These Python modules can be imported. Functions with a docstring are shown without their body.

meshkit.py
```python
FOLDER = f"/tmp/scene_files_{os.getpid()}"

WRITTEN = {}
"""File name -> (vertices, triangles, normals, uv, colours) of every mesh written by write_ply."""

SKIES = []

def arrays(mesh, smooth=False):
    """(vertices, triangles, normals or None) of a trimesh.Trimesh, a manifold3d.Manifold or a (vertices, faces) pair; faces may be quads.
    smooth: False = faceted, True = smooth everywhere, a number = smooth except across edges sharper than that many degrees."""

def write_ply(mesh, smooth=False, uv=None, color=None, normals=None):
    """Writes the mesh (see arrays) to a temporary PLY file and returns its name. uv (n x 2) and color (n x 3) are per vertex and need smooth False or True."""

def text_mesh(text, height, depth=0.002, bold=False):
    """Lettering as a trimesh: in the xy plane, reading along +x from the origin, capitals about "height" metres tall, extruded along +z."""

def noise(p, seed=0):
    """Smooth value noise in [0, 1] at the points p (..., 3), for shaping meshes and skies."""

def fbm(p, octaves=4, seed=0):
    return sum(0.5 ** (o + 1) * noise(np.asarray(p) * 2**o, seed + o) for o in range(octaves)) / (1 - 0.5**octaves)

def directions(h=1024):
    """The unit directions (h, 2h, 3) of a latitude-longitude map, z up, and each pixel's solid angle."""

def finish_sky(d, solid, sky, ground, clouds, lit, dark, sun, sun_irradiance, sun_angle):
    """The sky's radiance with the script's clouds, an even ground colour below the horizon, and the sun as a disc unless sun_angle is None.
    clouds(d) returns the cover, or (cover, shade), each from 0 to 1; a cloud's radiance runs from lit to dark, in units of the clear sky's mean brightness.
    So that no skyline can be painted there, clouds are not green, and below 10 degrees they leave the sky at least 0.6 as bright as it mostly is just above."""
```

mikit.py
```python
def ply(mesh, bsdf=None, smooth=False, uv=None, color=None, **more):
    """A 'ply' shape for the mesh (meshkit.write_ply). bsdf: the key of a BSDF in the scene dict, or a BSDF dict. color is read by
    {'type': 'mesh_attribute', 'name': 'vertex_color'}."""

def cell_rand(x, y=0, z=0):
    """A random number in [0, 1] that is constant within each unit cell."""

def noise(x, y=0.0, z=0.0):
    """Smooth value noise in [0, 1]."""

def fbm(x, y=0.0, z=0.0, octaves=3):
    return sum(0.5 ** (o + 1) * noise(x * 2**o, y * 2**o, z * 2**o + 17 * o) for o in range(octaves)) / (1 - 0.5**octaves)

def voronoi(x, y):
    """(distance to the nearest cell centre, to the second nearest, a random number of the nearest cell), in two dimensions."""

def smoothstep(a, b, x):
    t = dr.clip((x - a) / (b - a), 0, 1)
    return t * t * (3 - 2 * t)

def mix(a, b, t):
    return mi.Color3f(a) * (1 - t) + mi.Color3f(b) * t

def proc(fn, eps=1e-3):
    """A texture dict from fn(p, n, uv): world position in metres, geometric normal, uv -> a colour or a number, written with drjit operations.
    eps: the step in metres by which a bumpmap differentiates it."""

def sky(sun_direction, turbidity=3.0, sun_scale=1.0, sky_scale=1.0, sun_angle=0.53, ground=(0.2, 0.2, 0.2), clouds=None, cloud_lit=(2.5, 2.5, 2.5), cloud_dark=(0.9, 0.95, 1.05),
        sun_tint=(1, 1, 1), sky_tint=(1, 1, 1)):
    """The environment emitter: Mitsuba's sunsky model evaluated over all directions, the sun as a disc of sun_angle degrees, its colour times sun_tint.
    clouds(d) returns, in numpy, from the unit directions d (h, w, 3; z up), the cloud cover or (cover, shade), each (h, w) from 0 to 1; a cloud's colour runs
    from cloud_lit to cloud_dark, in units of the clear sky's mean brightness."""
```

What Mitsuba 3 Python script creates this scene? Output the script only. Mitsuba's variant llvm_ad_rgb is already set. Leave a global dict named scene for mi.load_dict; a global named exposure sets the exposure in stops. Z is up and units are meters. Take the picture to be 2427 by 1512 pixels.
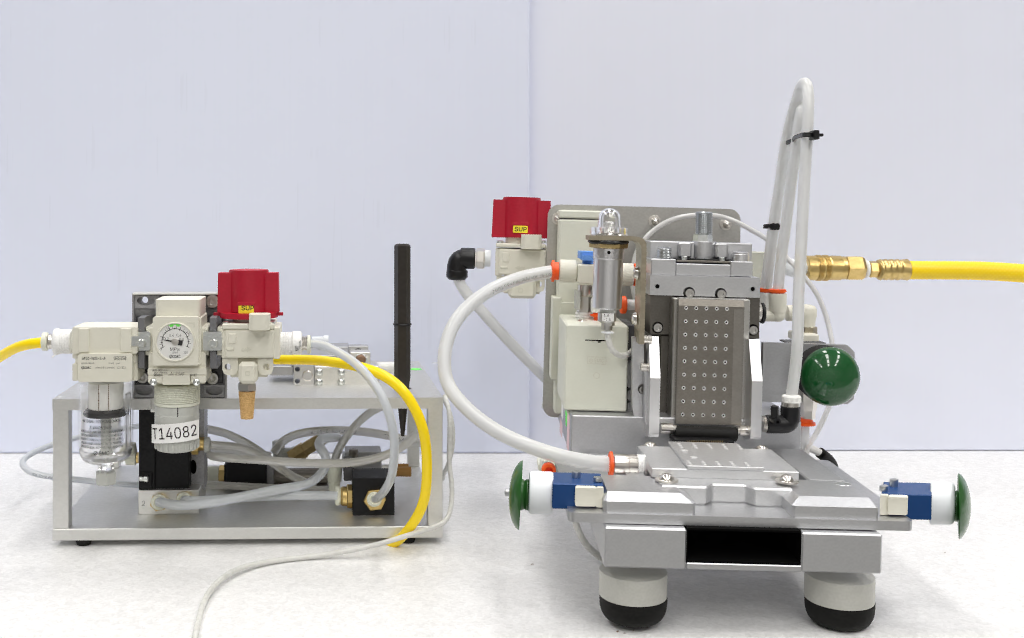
import math, random
import numpy as np, trimesh, shapely, drjit as dr, mitsuba as mi
import mikit, meshkit
from shapely.geometry import Polygon, Point, box as sbox
from scipy.interpolate import CubicSpline

rng = random.Random(7)
scene, labels = {}, {}
TF = mi.ScalarTransform4f

# ------------------------------------------------------------------ camera, lamps, exposure
CAM_Z = 0.2424                    # lens height over the foam table top
FOCAL = 2427.0                    # focal length and frame width in the same measuring unit
W, H, CX, CY = 2427.0, 1512.0, 1060.0, 523.0
exposure = 0.0
scene['camera'] = {
    'type': 'perspective', 'fov': 2 * math.degrees(math.atan(W / 2 / FOCAL)), 'fov_axis': 'x',
    'near_clip': 0.05, 'far_clip': 60.0,
    'principal_point_offset_x': (W / 2 - CX) / W, 'principal_point_offset_y': (H / 2 - CY) / H,
    'to_world': TF().look_at(origin=[0, 0, CAM_Z], target=[0, 1, CAM_Z], up=[0, 0, 1])}
LAMP_POWER = 14.8

# ------------------------------------------------------------------ materials
def rgb(*c): return {'type': 'rgb', 'value': list(map(float, c if len(c) == 3 else c * 3))}
def pr(name, color, rough=0.4, metal=0.0, **k):
    c = color if isinstance(color, dict) else rgb(*color)
    r = rough if isinstance(rough, dict) else float(rough)
    scene[name] = {'type': 'twosided', 'bsdf': {'type': 'principled', 'base_color': c, 'roughness': r, 'metallic': float(metal), **k}}
def bumped(name, fn, scale, eps=2e-4):
    inner = scene[name]['bsdf']
    scene[name] = {'type': 'twosided', 'bsdf': {'type': 'bumpmap', 'arbitrary': mikit.proc(fn, eps), 'scale': float(scale), 'bsdf': inner}}

def speck(a, b, s, t=0.5):        # two-tone grain
    a, b = list(a), list(b)
    return lambda p, n, uv: mikit.mix(a, b, mikit.smoothstep(t - .25, t + .25, mikit.fbm(p.x * s, p.y * s, p.z * s, 3)))
def brushed(lo, hi, sx, sy, sz):  # streaky roughness of a brushed or milled face
    return lambda p, n, uv: lo + (hi - lo) * mikit.fbm(p.x * sx, p.y * sy, p.z * sz, 3)

pr('alu', mikit.proc(speck((.625, .63, .645), (.665, .67, .685), 900)), mikit.proc(brushed(.36, .46, 2500, 2500, 200)), 1.0)
pr('alu_plate', mikit.proc(speck((.76, .76, .735), (.80, .80, .775), 600)), mikit.proc(brushed(.42, .56, 90, 1500, 2400)), 1.0)
pr('alu_bright', (.84, .84, .85), mikit.proc(brushed(.26, .38, 1600, 1600, 90)), 1.0)
pr('alu_matt', mikit.proc(speck((.70, .705, .715), (.74, .745, .755), 900)), .48, 1.0)
pr('alu_dull', mikit.proc(speck((.52, .525, .54), (.555, .56, .575), 900)), .5, 1.0)
pr('alu_turned', (.80, .80, .81), mikit.proc(brushed(.16, .30, 2500, 2500, 60)), 1.0)
pr('carriage_steel', mikit.proc(speck((.15, .14, .125), (.17, .16, .145), 900)), .42, 1.0)
pr('steel_band', mikit.proc(speck((.33, .31, .28), (.36, .34, .31), 900)), mikit.proc(brushed(.26, .46, 2600, 2600, 70)), 1.0)
pr('stainless', mikit.proc(speck((.52, .51, .48), (.56, .55, .52), 700)), mikit.proc(brushed(.28, .50, 2200, 2200, 60)), 1.0)
pr('dark_steel', mikit.proc(speck((.245, .225, .20), (.275, .255, .225), 900)), mikit.proc(brushed(.26, .46, 2600, 2600, 70)), 1.0)
pr('nickel', (.74, .71, .66), .18, 1.0)
pr('screw_steel', (.58, .57, .55), .26, 1.0)
pr('bright_rim', (.88, .88, .88), .55, .9)
pr('zinc', mikit.proc(speck((.70, .73, .72), (.80, .82, .80), 500)), .22, 1.0)
pr('thread_steel', (.55, .57, .58), .25, 1.0)
pr('brass', mikit.proc(speck((.62, .45, .17), (.70, .52, .22), 400)), mikit.proc(brushed(.24, .36, 500, 500, 500)), 1.0)
pr('old_brass', mikit.proc(speck((.42, .31, .14), (.52, .40, .20), 300)), .38, 1.0)
pr('bracket_strip', mikit.proc(speck((.40, .35, .26), (.48, .43, .33), 300)), .34, 1.0)
pr('ivory', mikit.proc(speck((.67, .655, .565), (.685, .67, .58), 900)), .42, specular=.4)
pr('ivory_green', mikit.proc(speck((.645, .655, .565), (.66, .67, .58), 900)), .45, specular=.4)
pr('white_plastic', (.78, .78, .75), .35)
pr('cool_white', (.76, .79, .82), .38)
pr('grey_plastic', (.47, .48, .45), .42)
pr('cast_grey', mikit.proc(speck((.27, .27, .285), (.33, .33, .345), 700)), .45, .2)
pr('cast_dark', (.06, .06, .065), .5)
pr('fork_grey', (.16, .16, .17), .4, .2)
pr('black_plastic', (.008, .008, .009), .32, specular=.35)
pr('black_matte', mikit.proc(speck((.005, .005, .006), (.009, .009, .010), 600)), .5, specular=.22)
pr('gunmetal', mikit.proc(speck((.024, .020, .017), (.030, .026, .022), 500)), .34, .1, specular=.35)
pr('rubber', mikit.proc(speck((.006, .006, .006), (.011, .011, .010), 900)), .6, specular=.25)
pr('hole', (.003, .003, .003), .9, specular=.05)  # flat black for openings; also stands in for shade in the base slot
pr('red', mikit.proc(speck((.385, .003, .020), (.41, .004, .024), 700)), .42)
pr('orange', (.86, .10, .008), .38)
pr('yellow', (.98, .72, .001), .26)
pr('yellow_braid', mikit.proc(lambda p, n, uv: mikit.mix([.93, .645, .002], [.95, .69, .02], mikit.smoothstep(.80, 1.0, dr.abs(dr.sin(p.x * 900 + p.z * 900)) * dr.abs(dr.sin(p.x * 900 - p.z * 900)) + .25))), .33)
pr('dome_green', (.004, .070, .015), .06, clearcoat=.6, clearcoat_gloss=.95)
pr('foot_grey', mikit.proc(speck((.53, .53, .49), (.56, .56, .52), 900)), .45)
pr('knob_green', (.020, .095, .018), .18)
pr('light_blue', (.12, .28, .68), .42)
pr('blue_anodised', (.002, .046, .18), .36, .2)
pr('bronze', mikit.proc(speck((.50, .28, .09), (.76, .50, .22), 1400)), .6, .1)
pr('amber', (.30, .15, .03), .35)
pr('copper_brown', (.23, .14, .09), .5, .5)
pr('tape', mikit.proc(speck((.78, .78, .77), (.85, .85, .84), 900)), .5)
pr('collar_ivory', (.70, .71, .60), .35)
pr('dial_white', (.69, .69, .67), .45)
pr('label_white', (.80, .80, .79), .45)
pr('label_yellow', (.80, .66, .03), .4)
pr('ink', (.015, .014, .016), .6)
pr('pale_ink', (.22, .22, .23), .6)
pr('faint_print', (.47, .47, .46), .6)
pr('relief', (.60, .59, .50), .45)
pr('neon', (.15, .80, .10), .45)
pr('cable_white', mikit.proc(speck((.56, .56, .53), (.64, .64, .61), 400)), .42)
pr('pink_label', (.72, .52, .55), .5)
def clear(name, c, tr, rough, eta=1.42):
    scene[name] = {'type': 'principled', 'base_color': rgb(*c), 'spec_trans': tr, 'roughness': rough, 'eta': eta}
clear('clear_tube', (.86, .90, .94), .46, .20)
clear('grey_tube', (.80, .79, .74), .50, .24)
clear('milky_hose', (.97, .98, .97), .42, .22)
clear('thin_tube', (.95, .95, .94), .40, .18)
scene['bowl_plastic'] = {'type': 'dielectric', 'int_ior': 1.5, 'ext_ior': 1.0}
scene['bowl_shell'] = {'type': 'thindielectric', 'int_ior': 1.4, 'ext_ior': 1.0}
scene['window'] = {'type': 'thindielectric', 'int_ior': 1.45}
def foam_tone(p, n, uv):          # pressed beads: pale cells of one to three millimetres
    d, e, r = mikit.voronoi(p.x * 560, p.y * 560)
    d2, e2, r2 = mikit.voronoi(p.x * 210 + 3.3, p.y * 210)
    return mikit.mix([.635, .634, .632], [.785, .784, .783], .45 * r + .35 * r2 + .2 * mikit.noise(p.x * 900, p.y * 900, 1.0))
def foam_bump(p, n, uv):
    d, e, r = mikit.voronoi(p.x * 330, p.y * 330)
    d2, e2, r2 = mikit.voronoi(p.x * 120 + 1.7, p.y * 120)
    return (e - d) * .5 + (e2 - d2) * .7 + .4 * mikit.noise(p.x * 900, p.y * 900, 2.0)
pr('foam', mikit.proc(foam_tone), .42, specular=.5)
bumped('foam', foam_bump, .0006, 3e-4)
def sheet_tone(p, n, uv):         # faint vertical flutes and a few scuffs of the plastic sheet
    a = mikit.fbm(p.x * 330, 3.0, p.z * 2.5, 2)
    s = mikit.smoothstep(.80, .86, mikit.noise(p.x * 70, 5.0, p.z * 16)) * mikit.smoothstep(.62, .70, mikit.noise(p.x * 520, 9.0, p.z * 7))
    return mikit.mix([.712, .747, .877], [.72, .755, .885], a) * (1 - .03 * s)
pr('sheet', mikit.proc(sheet_tone), .46, specular=.4)
pr('sheet_pale', mikit.proc(lambda p, n, uv: mikit.mix([.737, .760, .867], [.745, .768, .875], mikit.fbm(p.x * 330, 7.0, p.z * 2.5, 2))), .46, specular=.4)
bumped('sheet', lambda p, n, uv: mikit.noise(p.x * 260, 1.0, p.z * 1.5) + .7 * mikit.fbm(p.x * 14, 2.0, p.z * 5, 2), .00005, 8e-4)
pr('room_wall_paint', (.66, .655, .65), .8)
pr('room_floor_paint', (.34, .34, .33), .7)
pr('ceiling_paint', (.80, .80, .79), .8)
pr('table_wood', (.30, .28, .25), .5)

# ------------------------------------------------------------------ scene bookkeeping
def free(key):
    if key not in scene and key not in labels and not any(k.startswith(key + '__') for k in scene): return key
    i = 1
    while True:
        k = f'{key}_{i:03d}'
        if k not in scene and k not in labels and not any(s.startswith(k + '__') for s in scene): return k
        i += 1
def thing(name, label, cat, group=None):
    k = free(name)
    labels[k] = {'label': label, 'category': cat}
    if group: labels[k]['group'] = group
    return k
def joined(m):
    if isinstance(m, list):
        vs, fs, o = [], [], 0
        for a in m:
            v, f = (a.vertices, a.faces) if hasattr(a, 'vertices') else a
            vs.append(np.asarray(v)); fs.append(np.asarray(f) + o); o += len(v)
        return np.vstack(vs), np.vstack(fs)
    return (m.vertices, m.faces) if hasattr(m, 'vertices') else m
def add(parent, name, mesh, mat, smooth=32, label=None, **extra):
    key = free(f'{parent}__{name}')
    scene[key] = mikit.ply(joined(mesh), mat, smooth=smooth)
    if label or extra: labels[key] = {**({'label': label} if label else {}), **extra}
    return key
def single(name, mesh, mat, label, cat, group=None, smooth=32):
    k = thing(name, label, cat, group)
    scene[k] = mikit.ply(joined(mesh), mat, smooth=smooth)
    return k
def structure(name, mesh, mat, smooth=False):
    scene[name] = mikit.ply(joined(mesh), mat, smooth=smooth)
    labels[name] = {'kind': 'structure'}

# ------------------------------------------------------------------ shapes (local metres: x right, y away, z up)
def chbox(x0, x1, y0, y1, z0, z1, c=.0004):
    x0, x1 = sorted((x0, x1)); y0, y1 = sorted((y0, y1)); z0, z1 = sorted((z0, z1))
    c = min(c, (x1 - x0) * .45, (y1 - y0) * .45, (z1 - z0) * .45)
    P = []
    for X, sx in ((x0, 1), (x1, -1)):
        for Y, sy in ((y0, 1), (y1, -1)):
            for Z, sz in ((z0, 1), (z1, -1)):
                P += [(X, Y + sy * c, Z + sz * c), (X + sx * c, Y, Z + sz * c), (X + sx * c, Y + sy * c, Z)]
    return hull(P)
def hull(P):
    m = trimesh.convex.convex_hull(np.array(P, float))
    return np.array(m.vertices), np.array(m.faces)
def lathe(p0, axis, prof, n=28, phase=0.0):
    """A profile [(distance along axis, radius)...] turned about the axis; shared ring vertices, capped ends."""
    a = np.asarray(axis, float); a = a / np.linalg.norm(a)
    u = np.cross(a, [0, 0, 1.0] if abs(a[2]) < .9 else [0, 1.0, 0]); u /= np.linalg.norm(u)
    w = np.cross(a, u)
    t = np.arange(n) * 2 * np.pi / n + phase
    ring = np.cos(t)[:, None] * u + np.sin(t)[:, None] * w
    V, F = [], []
    for d, r in prof: V.append(np.asarray(p0) + a * d + ring * max(r, 1e-7))
    m = len(prof)
    for i in range(m - 1):
        for j in range(n):
            k = (j + 1) % n
            A, B, C, D = i * n + j, i * n + k, (i + 1) * n + k, (i + 1) * n + j
            F += [(A, B, C), (A, C, D)]
    V = np.vstack(V)
    for i, flip in ((0, True), (m - 1, False)):
        if prof[i][1] > 1e-6:
            c = len(V); V = np.vstack([V, np.asarray(p0) + a * prof[i][0]])
            for j in range(n):
                k = (j + 1) % n
                F.append((c, i * n + k, i * n + j) if flip else (c, i * n + j, i * n + k))
    return V, np.array(F)
def prism(poly, lo, hi, plane='xz'):
    """A polygon in (x, z) pushed along y from lo to hi, in (x, y) pushed along z, or in (y, z) pushed along x."""
    geoms = getattr(poly, 'geoms', [poly])
    out = []
    for g in geoms:
        m = trimesh.creation.extrude_polygon(g, abs(hi - lo), engine='earcut')
        v = np.array(m.vertices); v[:, 2] += min(lo, hi); f = np.array(m.faces)
        if plane == 'xz': v = v[:, [0, 2, 1]]; f = f[:, ::-1]
        if plane == 'yz': v = v[:, [2, 0, 1]]
        out.append((v, f))
    return joined(out)
def rrect(x0, y0, x1, y1, r, n=5):
    r = min(r, abs(x1 - x0) * .49, abs(y1 - y0) * .49)
    return sbox(min(x0, x1) + r, min(y0, y1) + r, max(x0, x1) - r, max(y0, y1) - r).buffer(r, quad_segs=n)
def at(px, py, Y):
    """The point at distance Y from the lens plane that the measured direction (px, py) passes through."""
    return np.array([(px - CX) / FOCAL * Y, Y, CAM_Z + (CY - py) / FOCAL * Y])
def spline(pts, step=.0035):
    P = np.asarray(pts, float)
    d = np.r_[0, np.cumsum(np.maximum(np.linalg.norm(np.diff(P, axis=0), axis=1), 1e-6) ** .75)]
    cs = CubicSpline(d, P)
    n = max(8, int(np.linalg.norm(np.diff(P, axis=0), axis=1).sum() / step))
    return cs(np.linspace(0, d[-1], n))
def frames(P):
    t = np.gradient(P, axis=0); t /= np.linalg.norm(t, axis=1, keepdims=True)
    u = np.cross(t[0], [0, 1.0, 0]); u = u / (np.linalg.norm(u) + 1e-9) if np.linalg.norm(u) > .05 else np.array([1.0, 0, 0])
    U = []
    for k in range(len(P)):
        u = u - t[k] * (u @ t[k]); u /= np.linalg.norm(u); U.append(u)
    U = np.array(U)
    return t, U, np.cross(t, U)
def sweep(P, r, n=14):
    t, U, Wv = frames(P)
    a = np.arange(n) * 2 * np.pi / n
    r = np.broadcast_to(np.asarray(r, float), (len(P),))
    V = P[:, None] + r[:, None, None] * (np.cos(a)[None, :, None] * U[:, None] + np.sin(a)[None, :, None] * Wv[:, None])
    i, j = np.meshgrid(np.arange(len(P) - 1), np.arange(n), indexing='ij')
    A, B, C, D = i * n + j, i * n + (j + 1) % n, (i + 1) * n + (j + 1) % n, (i + 1) * n + j
    F = np.vstack([np.stack([A, B, C], -1).reshape(-1, 3), np.stack([A, C, D], -1).reshape(-1, 3)])
    V = np.vstack([V.reshape(-1, 3), P[:1], P[-1:]]); c0, c1 = len(V) - 2, len(V) - 1
    j = np.arange(n); L = (len(P) - 1) * n
    F = np.vstack([F, np.stack([j * 0 + c0, (j + 1) % n, j], -1), np.stack([j * 0 + c1, L + j, L + (j + 1) % n], -1)])
    return V, F
def tube(pts, r_px, n=14, step=.0035):
    """A tube through measured points (px, py, distance); r_px is its radius in the same unit at its mean distance."""
    P = spline([at(*p) for p in pts], step)
    return sweep(P, r_px / FOCAL * np.mean([p[2] for p in pts]), n)
def letters(text, h, bold=False, depth=.00006, split=None):
    m = meshkit.text_mesh(text, h, depth, bold)
    v, f = np.array(m.vertices), np.array(m.faces)
    if split: v, f = trimesh.remesh.subdivide_to_size(v, f, split)
    return v, f, v[:, 0].min(), v[:, 0].max()
def tube_text(pts, r_px, text, start, h_px, face=(0, -1, 0), flip=False, stretch=1.0, shift=0.0):
    """Print wrapped on a tube: START is the share of its length where the line begins; FACE is the side it is on."""
    P = spline([at(*p) for p in pts]); Y = np.mean([p[2] for p in pts])
    r, h = r_px / FOCAL * Y + .00005, h_px / FOCAL * Y
    v, f, a, b = letters(text, h)
    s = np.r_[0, np.cumsum(np.linalg.norm(np.diff(P, axis=0), axis=1))]
    t = np.gradient(P, axis=0); t /= np.linalg.norm(t, axis=1, keepdims=True)
    if flip: P, s, t = P[::-1], s[-1] - s[::-1], -t[::-1]
    d = start * s[-1] + (v[:, 0] - a) * stretch
    base = np.stack([np.interp(d, s, P[:, k]) for k in range(3)], 1)
    tt = np.stack([np.interp(d, s, t[:, k]) for k in range(3)], 1); tt /= np.linalg.norm(tt, axis=1, keepdims=True)
    nrm = np.asarray(face, float) - tt * (tt @ np.asarray(face, float))[:, None]; nrm /= np.linalg.norm(nrm, axis=1, keepdims=True)
    up = np.cross(nrm, tt) * 1.0
    ang = (v[:, 1] - h / 2) / r + shift
    rr = r + v[:, 2]
    return base + nrm * (np.cos(ang) * rr)[:, None] + up * (np.sin(ang) * rr)[:, None], f

class Frame:
    """A local frame; its methods take measured corners (px, py) at a stated local distance and return world meshes."""
    def __init__(self, A): self.A = np.asarray(A, float)
    def out(self, m):
        v, f = joined(m)
        v = np.asarray(v) @ self.A[:3, :3].T + self.A[:3, 3]
        return (v, np.asarray(f))
    def p(self, px, py, y):
        A, kx, kz = self.A, (px - CX) / FOCAL, (CY - py) / FOCAL
        r = A[:3, 1] * y + A[:3, 3]
        Mx = np.array([[A[0, 0] - kx * A[1, 0], A[0, 2] - kx * A[1, 2]], [A[2, 0] - kz * A[1, 0], A[2, 2] - kz * A[1, 2]]])
        b = np.array([kx * r[1] - r[0], CAM_Z + kz * r[1] - r[2]])
        x, z = np.linalg.solve(Mx, b)
        return np.array([x, y, z])
    def box(self, x0, y0, x1, y1, Ya, Yb, c=.0004):
        a, b = self.p(x0, y0, Ya), self.p(x1, y1, Ya)
        return self.out(chbox(a[0], b[0], Ya, Yb, a[2], b[2], c))
    def tabbox(self, x0, y0, x1, y1, Ya, Yb, r=.002):      # rounded in the picture plane
        a, b = self.p(x0, y0, Ya), self.p(x1, y1, Ya)
        return self.out(prism(rrect(a[0], a[2], b[0], b[2], r), Ya, Yb))
    def slab(self, x0, y0, x1, y1, Ya, Yb, r=.002):        # rounded in plan
        a, b = self.p(x0, y0, Ya), self.p(x1, y1, Ya)
        return self.out(prism(rrect(a[0], Ya, b[0], Yb, r), a[2], b[2], 'xy'))
    def poly(self, pts, Ya, Yb, holes=(), round_=0.0):     # outline facing the camera, pushed back
        q = [self.p(x, y, Ya)[[0, 2]] for x, y in pts]
        P = Polygon(q)
        if round_: P = P.buffer(-round_).buffer(2 * round_, quad_segs=4).buffer(-round_, quad_segs=4)
        for (x, y, rx, *ry) in holes:
            c = self.p(x, y, Ya); s = Ya / FOCAL
            e = shapely.affinity.scale(Point(c[0], c[2]).buffer(1.0, quad_segs=6), rx * s, (ry[0] if ry else rx) * s)
            P = P.difference(e)
        return self.out(prism(P, Ya, Yb))
    def side(self, x0, x1, pts, Yref):                     # outline in (distance, py) pushed along x between x0 and x1
        q = [(Y, self.p(x0, py, Y)[2]) for Y, py in pts]
        a, b = self.p(x0, pts[0][1], Yref), self.p(x1, pts[0][1], Yref)
        return self.out(prism(Polygon(q), a[0], b[0], 'yz'))
    def vert(self, px, Y, prof, n=28, phase=0.0):          # turned about a vertical axis: [(py, radius px)...] from top down
        s = Y / FOCAL
        p0 = self.p(px, prof[0][0], Y)
        return self.out(lathe(p0, (0, 0, -1), [((y - prof[0][0]) * s, r * s) for y, r in prof], n, phase))
    def horiz(self, py, Y, prof, n=28, phase=0.0, tilt=0.0):   # turned about a left-right axis: [(px, radius px)...]
        s = Y / FOCAL
        p0 = self.p(prof[0][0], py, Y)
        return self.out(lathe(p0, (math.cos(tilt), 0, math.sin(tilt)), [((x - prof[0][0]) * s, r * s) for x, r in prof], n, phase))
    def face(self, px, py, Y, prof, n=28, phase=0.0):      # turned about an axis towards the camera: [(mm towards camera, radius px)...]
        s = Y / FOCAL
        return self.out(lathe(self.p(px, py, Y), (0, -1, 0), [(d * .001, r * s) for d, r in prof], n, phase))
    def text(self, txt, px, py, h_px, Y, w_px=None, bold=False, rot=0.0, mid=True, depth=.00006):
        s = Y / FOCAL
        v, f, a, b = letters(txt, h_px * s, bold, depth)
        v = v - [a, 0, 0]
        if w_px: v[:, 0] *= w_px * s / (b - a); b = a + w_px * s
        if mid: v = v - [(b - a) / 2, h_px * s / 2, 0]
        c, t = math.cos(rot), math.sin(rot)
        x, z = v[:, 0] * c - v[:, 1] * t, v[:, 0] * t + v[:, 1] * c
        return self.out((self.p(px, py, Y) + np.stack([x, -v[:, 2], z], 1), f))
    def on_drum(self, txt, px, py, h_px, Yaxis, r_px, w_px=None, bold=False, rot=0.0, dx=0.0):   # print wrapped round a vertical drum
        s = Yaxis / FOCAL
        v, f, a, b = letters(txt, h_px * s, bold, split=.0012)
        v = v - [(a + b) / 2, h_px * s / 2, 0]
        if w_px: v[:, 0] *= w_px * s / (b - a)
        x, z = v[:, 0] * math.cos(rot) - v[:, 1] * math.sin(rot), v[:, 0] * math.sin(rot) + v[:, 1] * math.cos(rot)
        r = r_px * s; ang = (x + dx * s) / r
        return self.out((self.p(px, py, Yaxis) + np.stack([np.sin(ang) * (r + v[:, 2]), -np.cos(ang) * (r + v[:, 2]), z], 1), f))
    def drum_patch(self, px, py, w_px, h_px, Yaxis, r_px, rot=0.0, n=14):   # a label sheet wrapped round a drum
        s = Yaxis / FOCAL; r = r_px * s
        x = np.linspace(-w_px / 2, w_px / 2, n) * s
        V = []
        for rr in (r, r + .00015):
            for hz in (-h_px / 2 * s, h_px / 2 * s):
                z = hz + x * math.tan(rot)
                V.append(self.p(px, py, Yaxis) + np.stack([np.sin(x / r) * rr, -np.cos(x / r) * rr, z], 1))
        F = []
        q = lambda a, b, c, d: F.extend([(a, b, c), (a, c, d)])
        for i in range(n - 1):
            q(2 * n + i, 2 * n + i + 1, 3 * n + i + 1, 3 * n + i); q(i + 1, i, n + i, n + i + 1)
            q(i, i + 1, 2 * n + i + 1, 2 * n + i); q(n + i + 1, n + i, 3 * n + i, 3 * n + i + 1)
        q(0, 2 * n, 3 * n, n); q(n - 1, 2 * n - 1, 4 * n - 1, 3 * n - 1)
        return self.out((np.vstack(V), np.array(F)))

def thread(y0, y1, r, pitch, depth):       # ridged profile for vert()/horiz()
    k = max(2, int(round(abs(y1 - y0) / pitch))); out = []
    for i in range(k):
        a, b = y0 + (y1 - y0) * i / k, y0 + (y1 - y0) * (i + 1) / k
        out += [(a, r - depth), (a + (b - a) * .35, r), (a + (b - a) * .65, r), (b, r - depth)]
    return out
def socket_head(F, px, py, Y, r, h=3.0):   # socket screw seen from its head
    return F.face(px, py, Y, [(0, r), (h * .8, r), (h, r * .9), (h, r * .52), (h * .35, r * .47), (h * .3, 0)], 20)
def dome_head(F, px, py, Y, r, h=2.2):
    return F.face(px, py, Y, [(0, r), (h * .35, r * .97), (h * .75, r * .75), (h, r * .42), (h * .45, r * .36), (h * .4, 0)], 20)
def dome_up(F, px, py, Y, r, h):           # button screw standing upright, socket on top
    return F.vert(px, Y, [(py - h, 0), (py - h + .25 * h, r * .30), (py - h, r * .34), (py - h * .9, r * .62), (py - h * .55, r * .9), (py, r)], 20)
def mark(F, px, py, Y, h, mat_r=1.0, w=None):          # the struck-through ring and the three letters beside it
    r = h * .62; s = Y / FOCAL; c = F.p(px, py, Y)
    ring = Point(0, 0).buffer(r * s).difference(Point(0, 0).buffer(r * .62 * s))
    bar = shapely.affinity.rotate(sbox(-r * .8 * s, -r * .14 * s, r * .8 * s, r * .14 * s), 45)
    g = ring.union(bar)
    m = prism(shapely.affinity.translate(g, c[0], c[2]), Y - .00006, Y)
    w = w or 2.6 * h
    return [F.out(m), F.text('SMC', px + r * 1.25 + w / 2, py, h, Y, w, bold=True)]
# ------------------------------------------------------------------ the room round the bench (outside the frame; mirrored in the metal) and its lamps
def panel(x0, x1, y0, y1, z0, z1): return chbox(x0, x1, y0, y1, z0, z1, 1e-5)
structure('ceiling', panel(-5, 5, -4, 6, 2.35, 2.45), 'ceiling_paint')
structure('floor', panel(-5, 5, -4, 6, -.95, -.85), 'room_floor_paint')
structure('room_wall', [panel(-5, 5, -4.1, -4, -.85, 2.35), panel(-5.1, -5, -4, 6, -.85, 2.35), panel(5, 5.1, -4, 6, -.85, 2.35), panel(-5, 5, 6, 6.1, -.85, 2.35)], 'room_wall_paint')
pr('lamp_case', (.8, .8, .8), .5)
for i, x in enumerate((-1.35, .30, 1.75)):
    for j, y in enumerate((-2.6, -1.35, -.10, 1.35)):
        k = thing('ceiling_lamp', 'long white ceiling lamp over the bench, one of those mirrored in the green dome', 'lamp', 'white ceiling lamps mirrored in the green dome')
        add(k, 'case', panel(x - .17, x + .17, y - .5, y + .5, 2.30, 2.345), 'lamp_case', False)
        v = np.array([[x - .15, y - .48, 2.297], [x - .15, y + .48, 2.297], [x + .15, y + .48, 2.297], [x + .15, y - .48, 2.297]])
        d = free(k + '__diffuser')
        scene[d] = {**mikit.ply((v, np.array([[0, 1, 2], [0, 2, 3]])), 'lamp_case'), 'emitter': {'type': 'area', 'radiance': rgb(LAMP_POWER * 1.02, LAMP_POWER, LAMP_POWER * .97)}}

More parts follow.
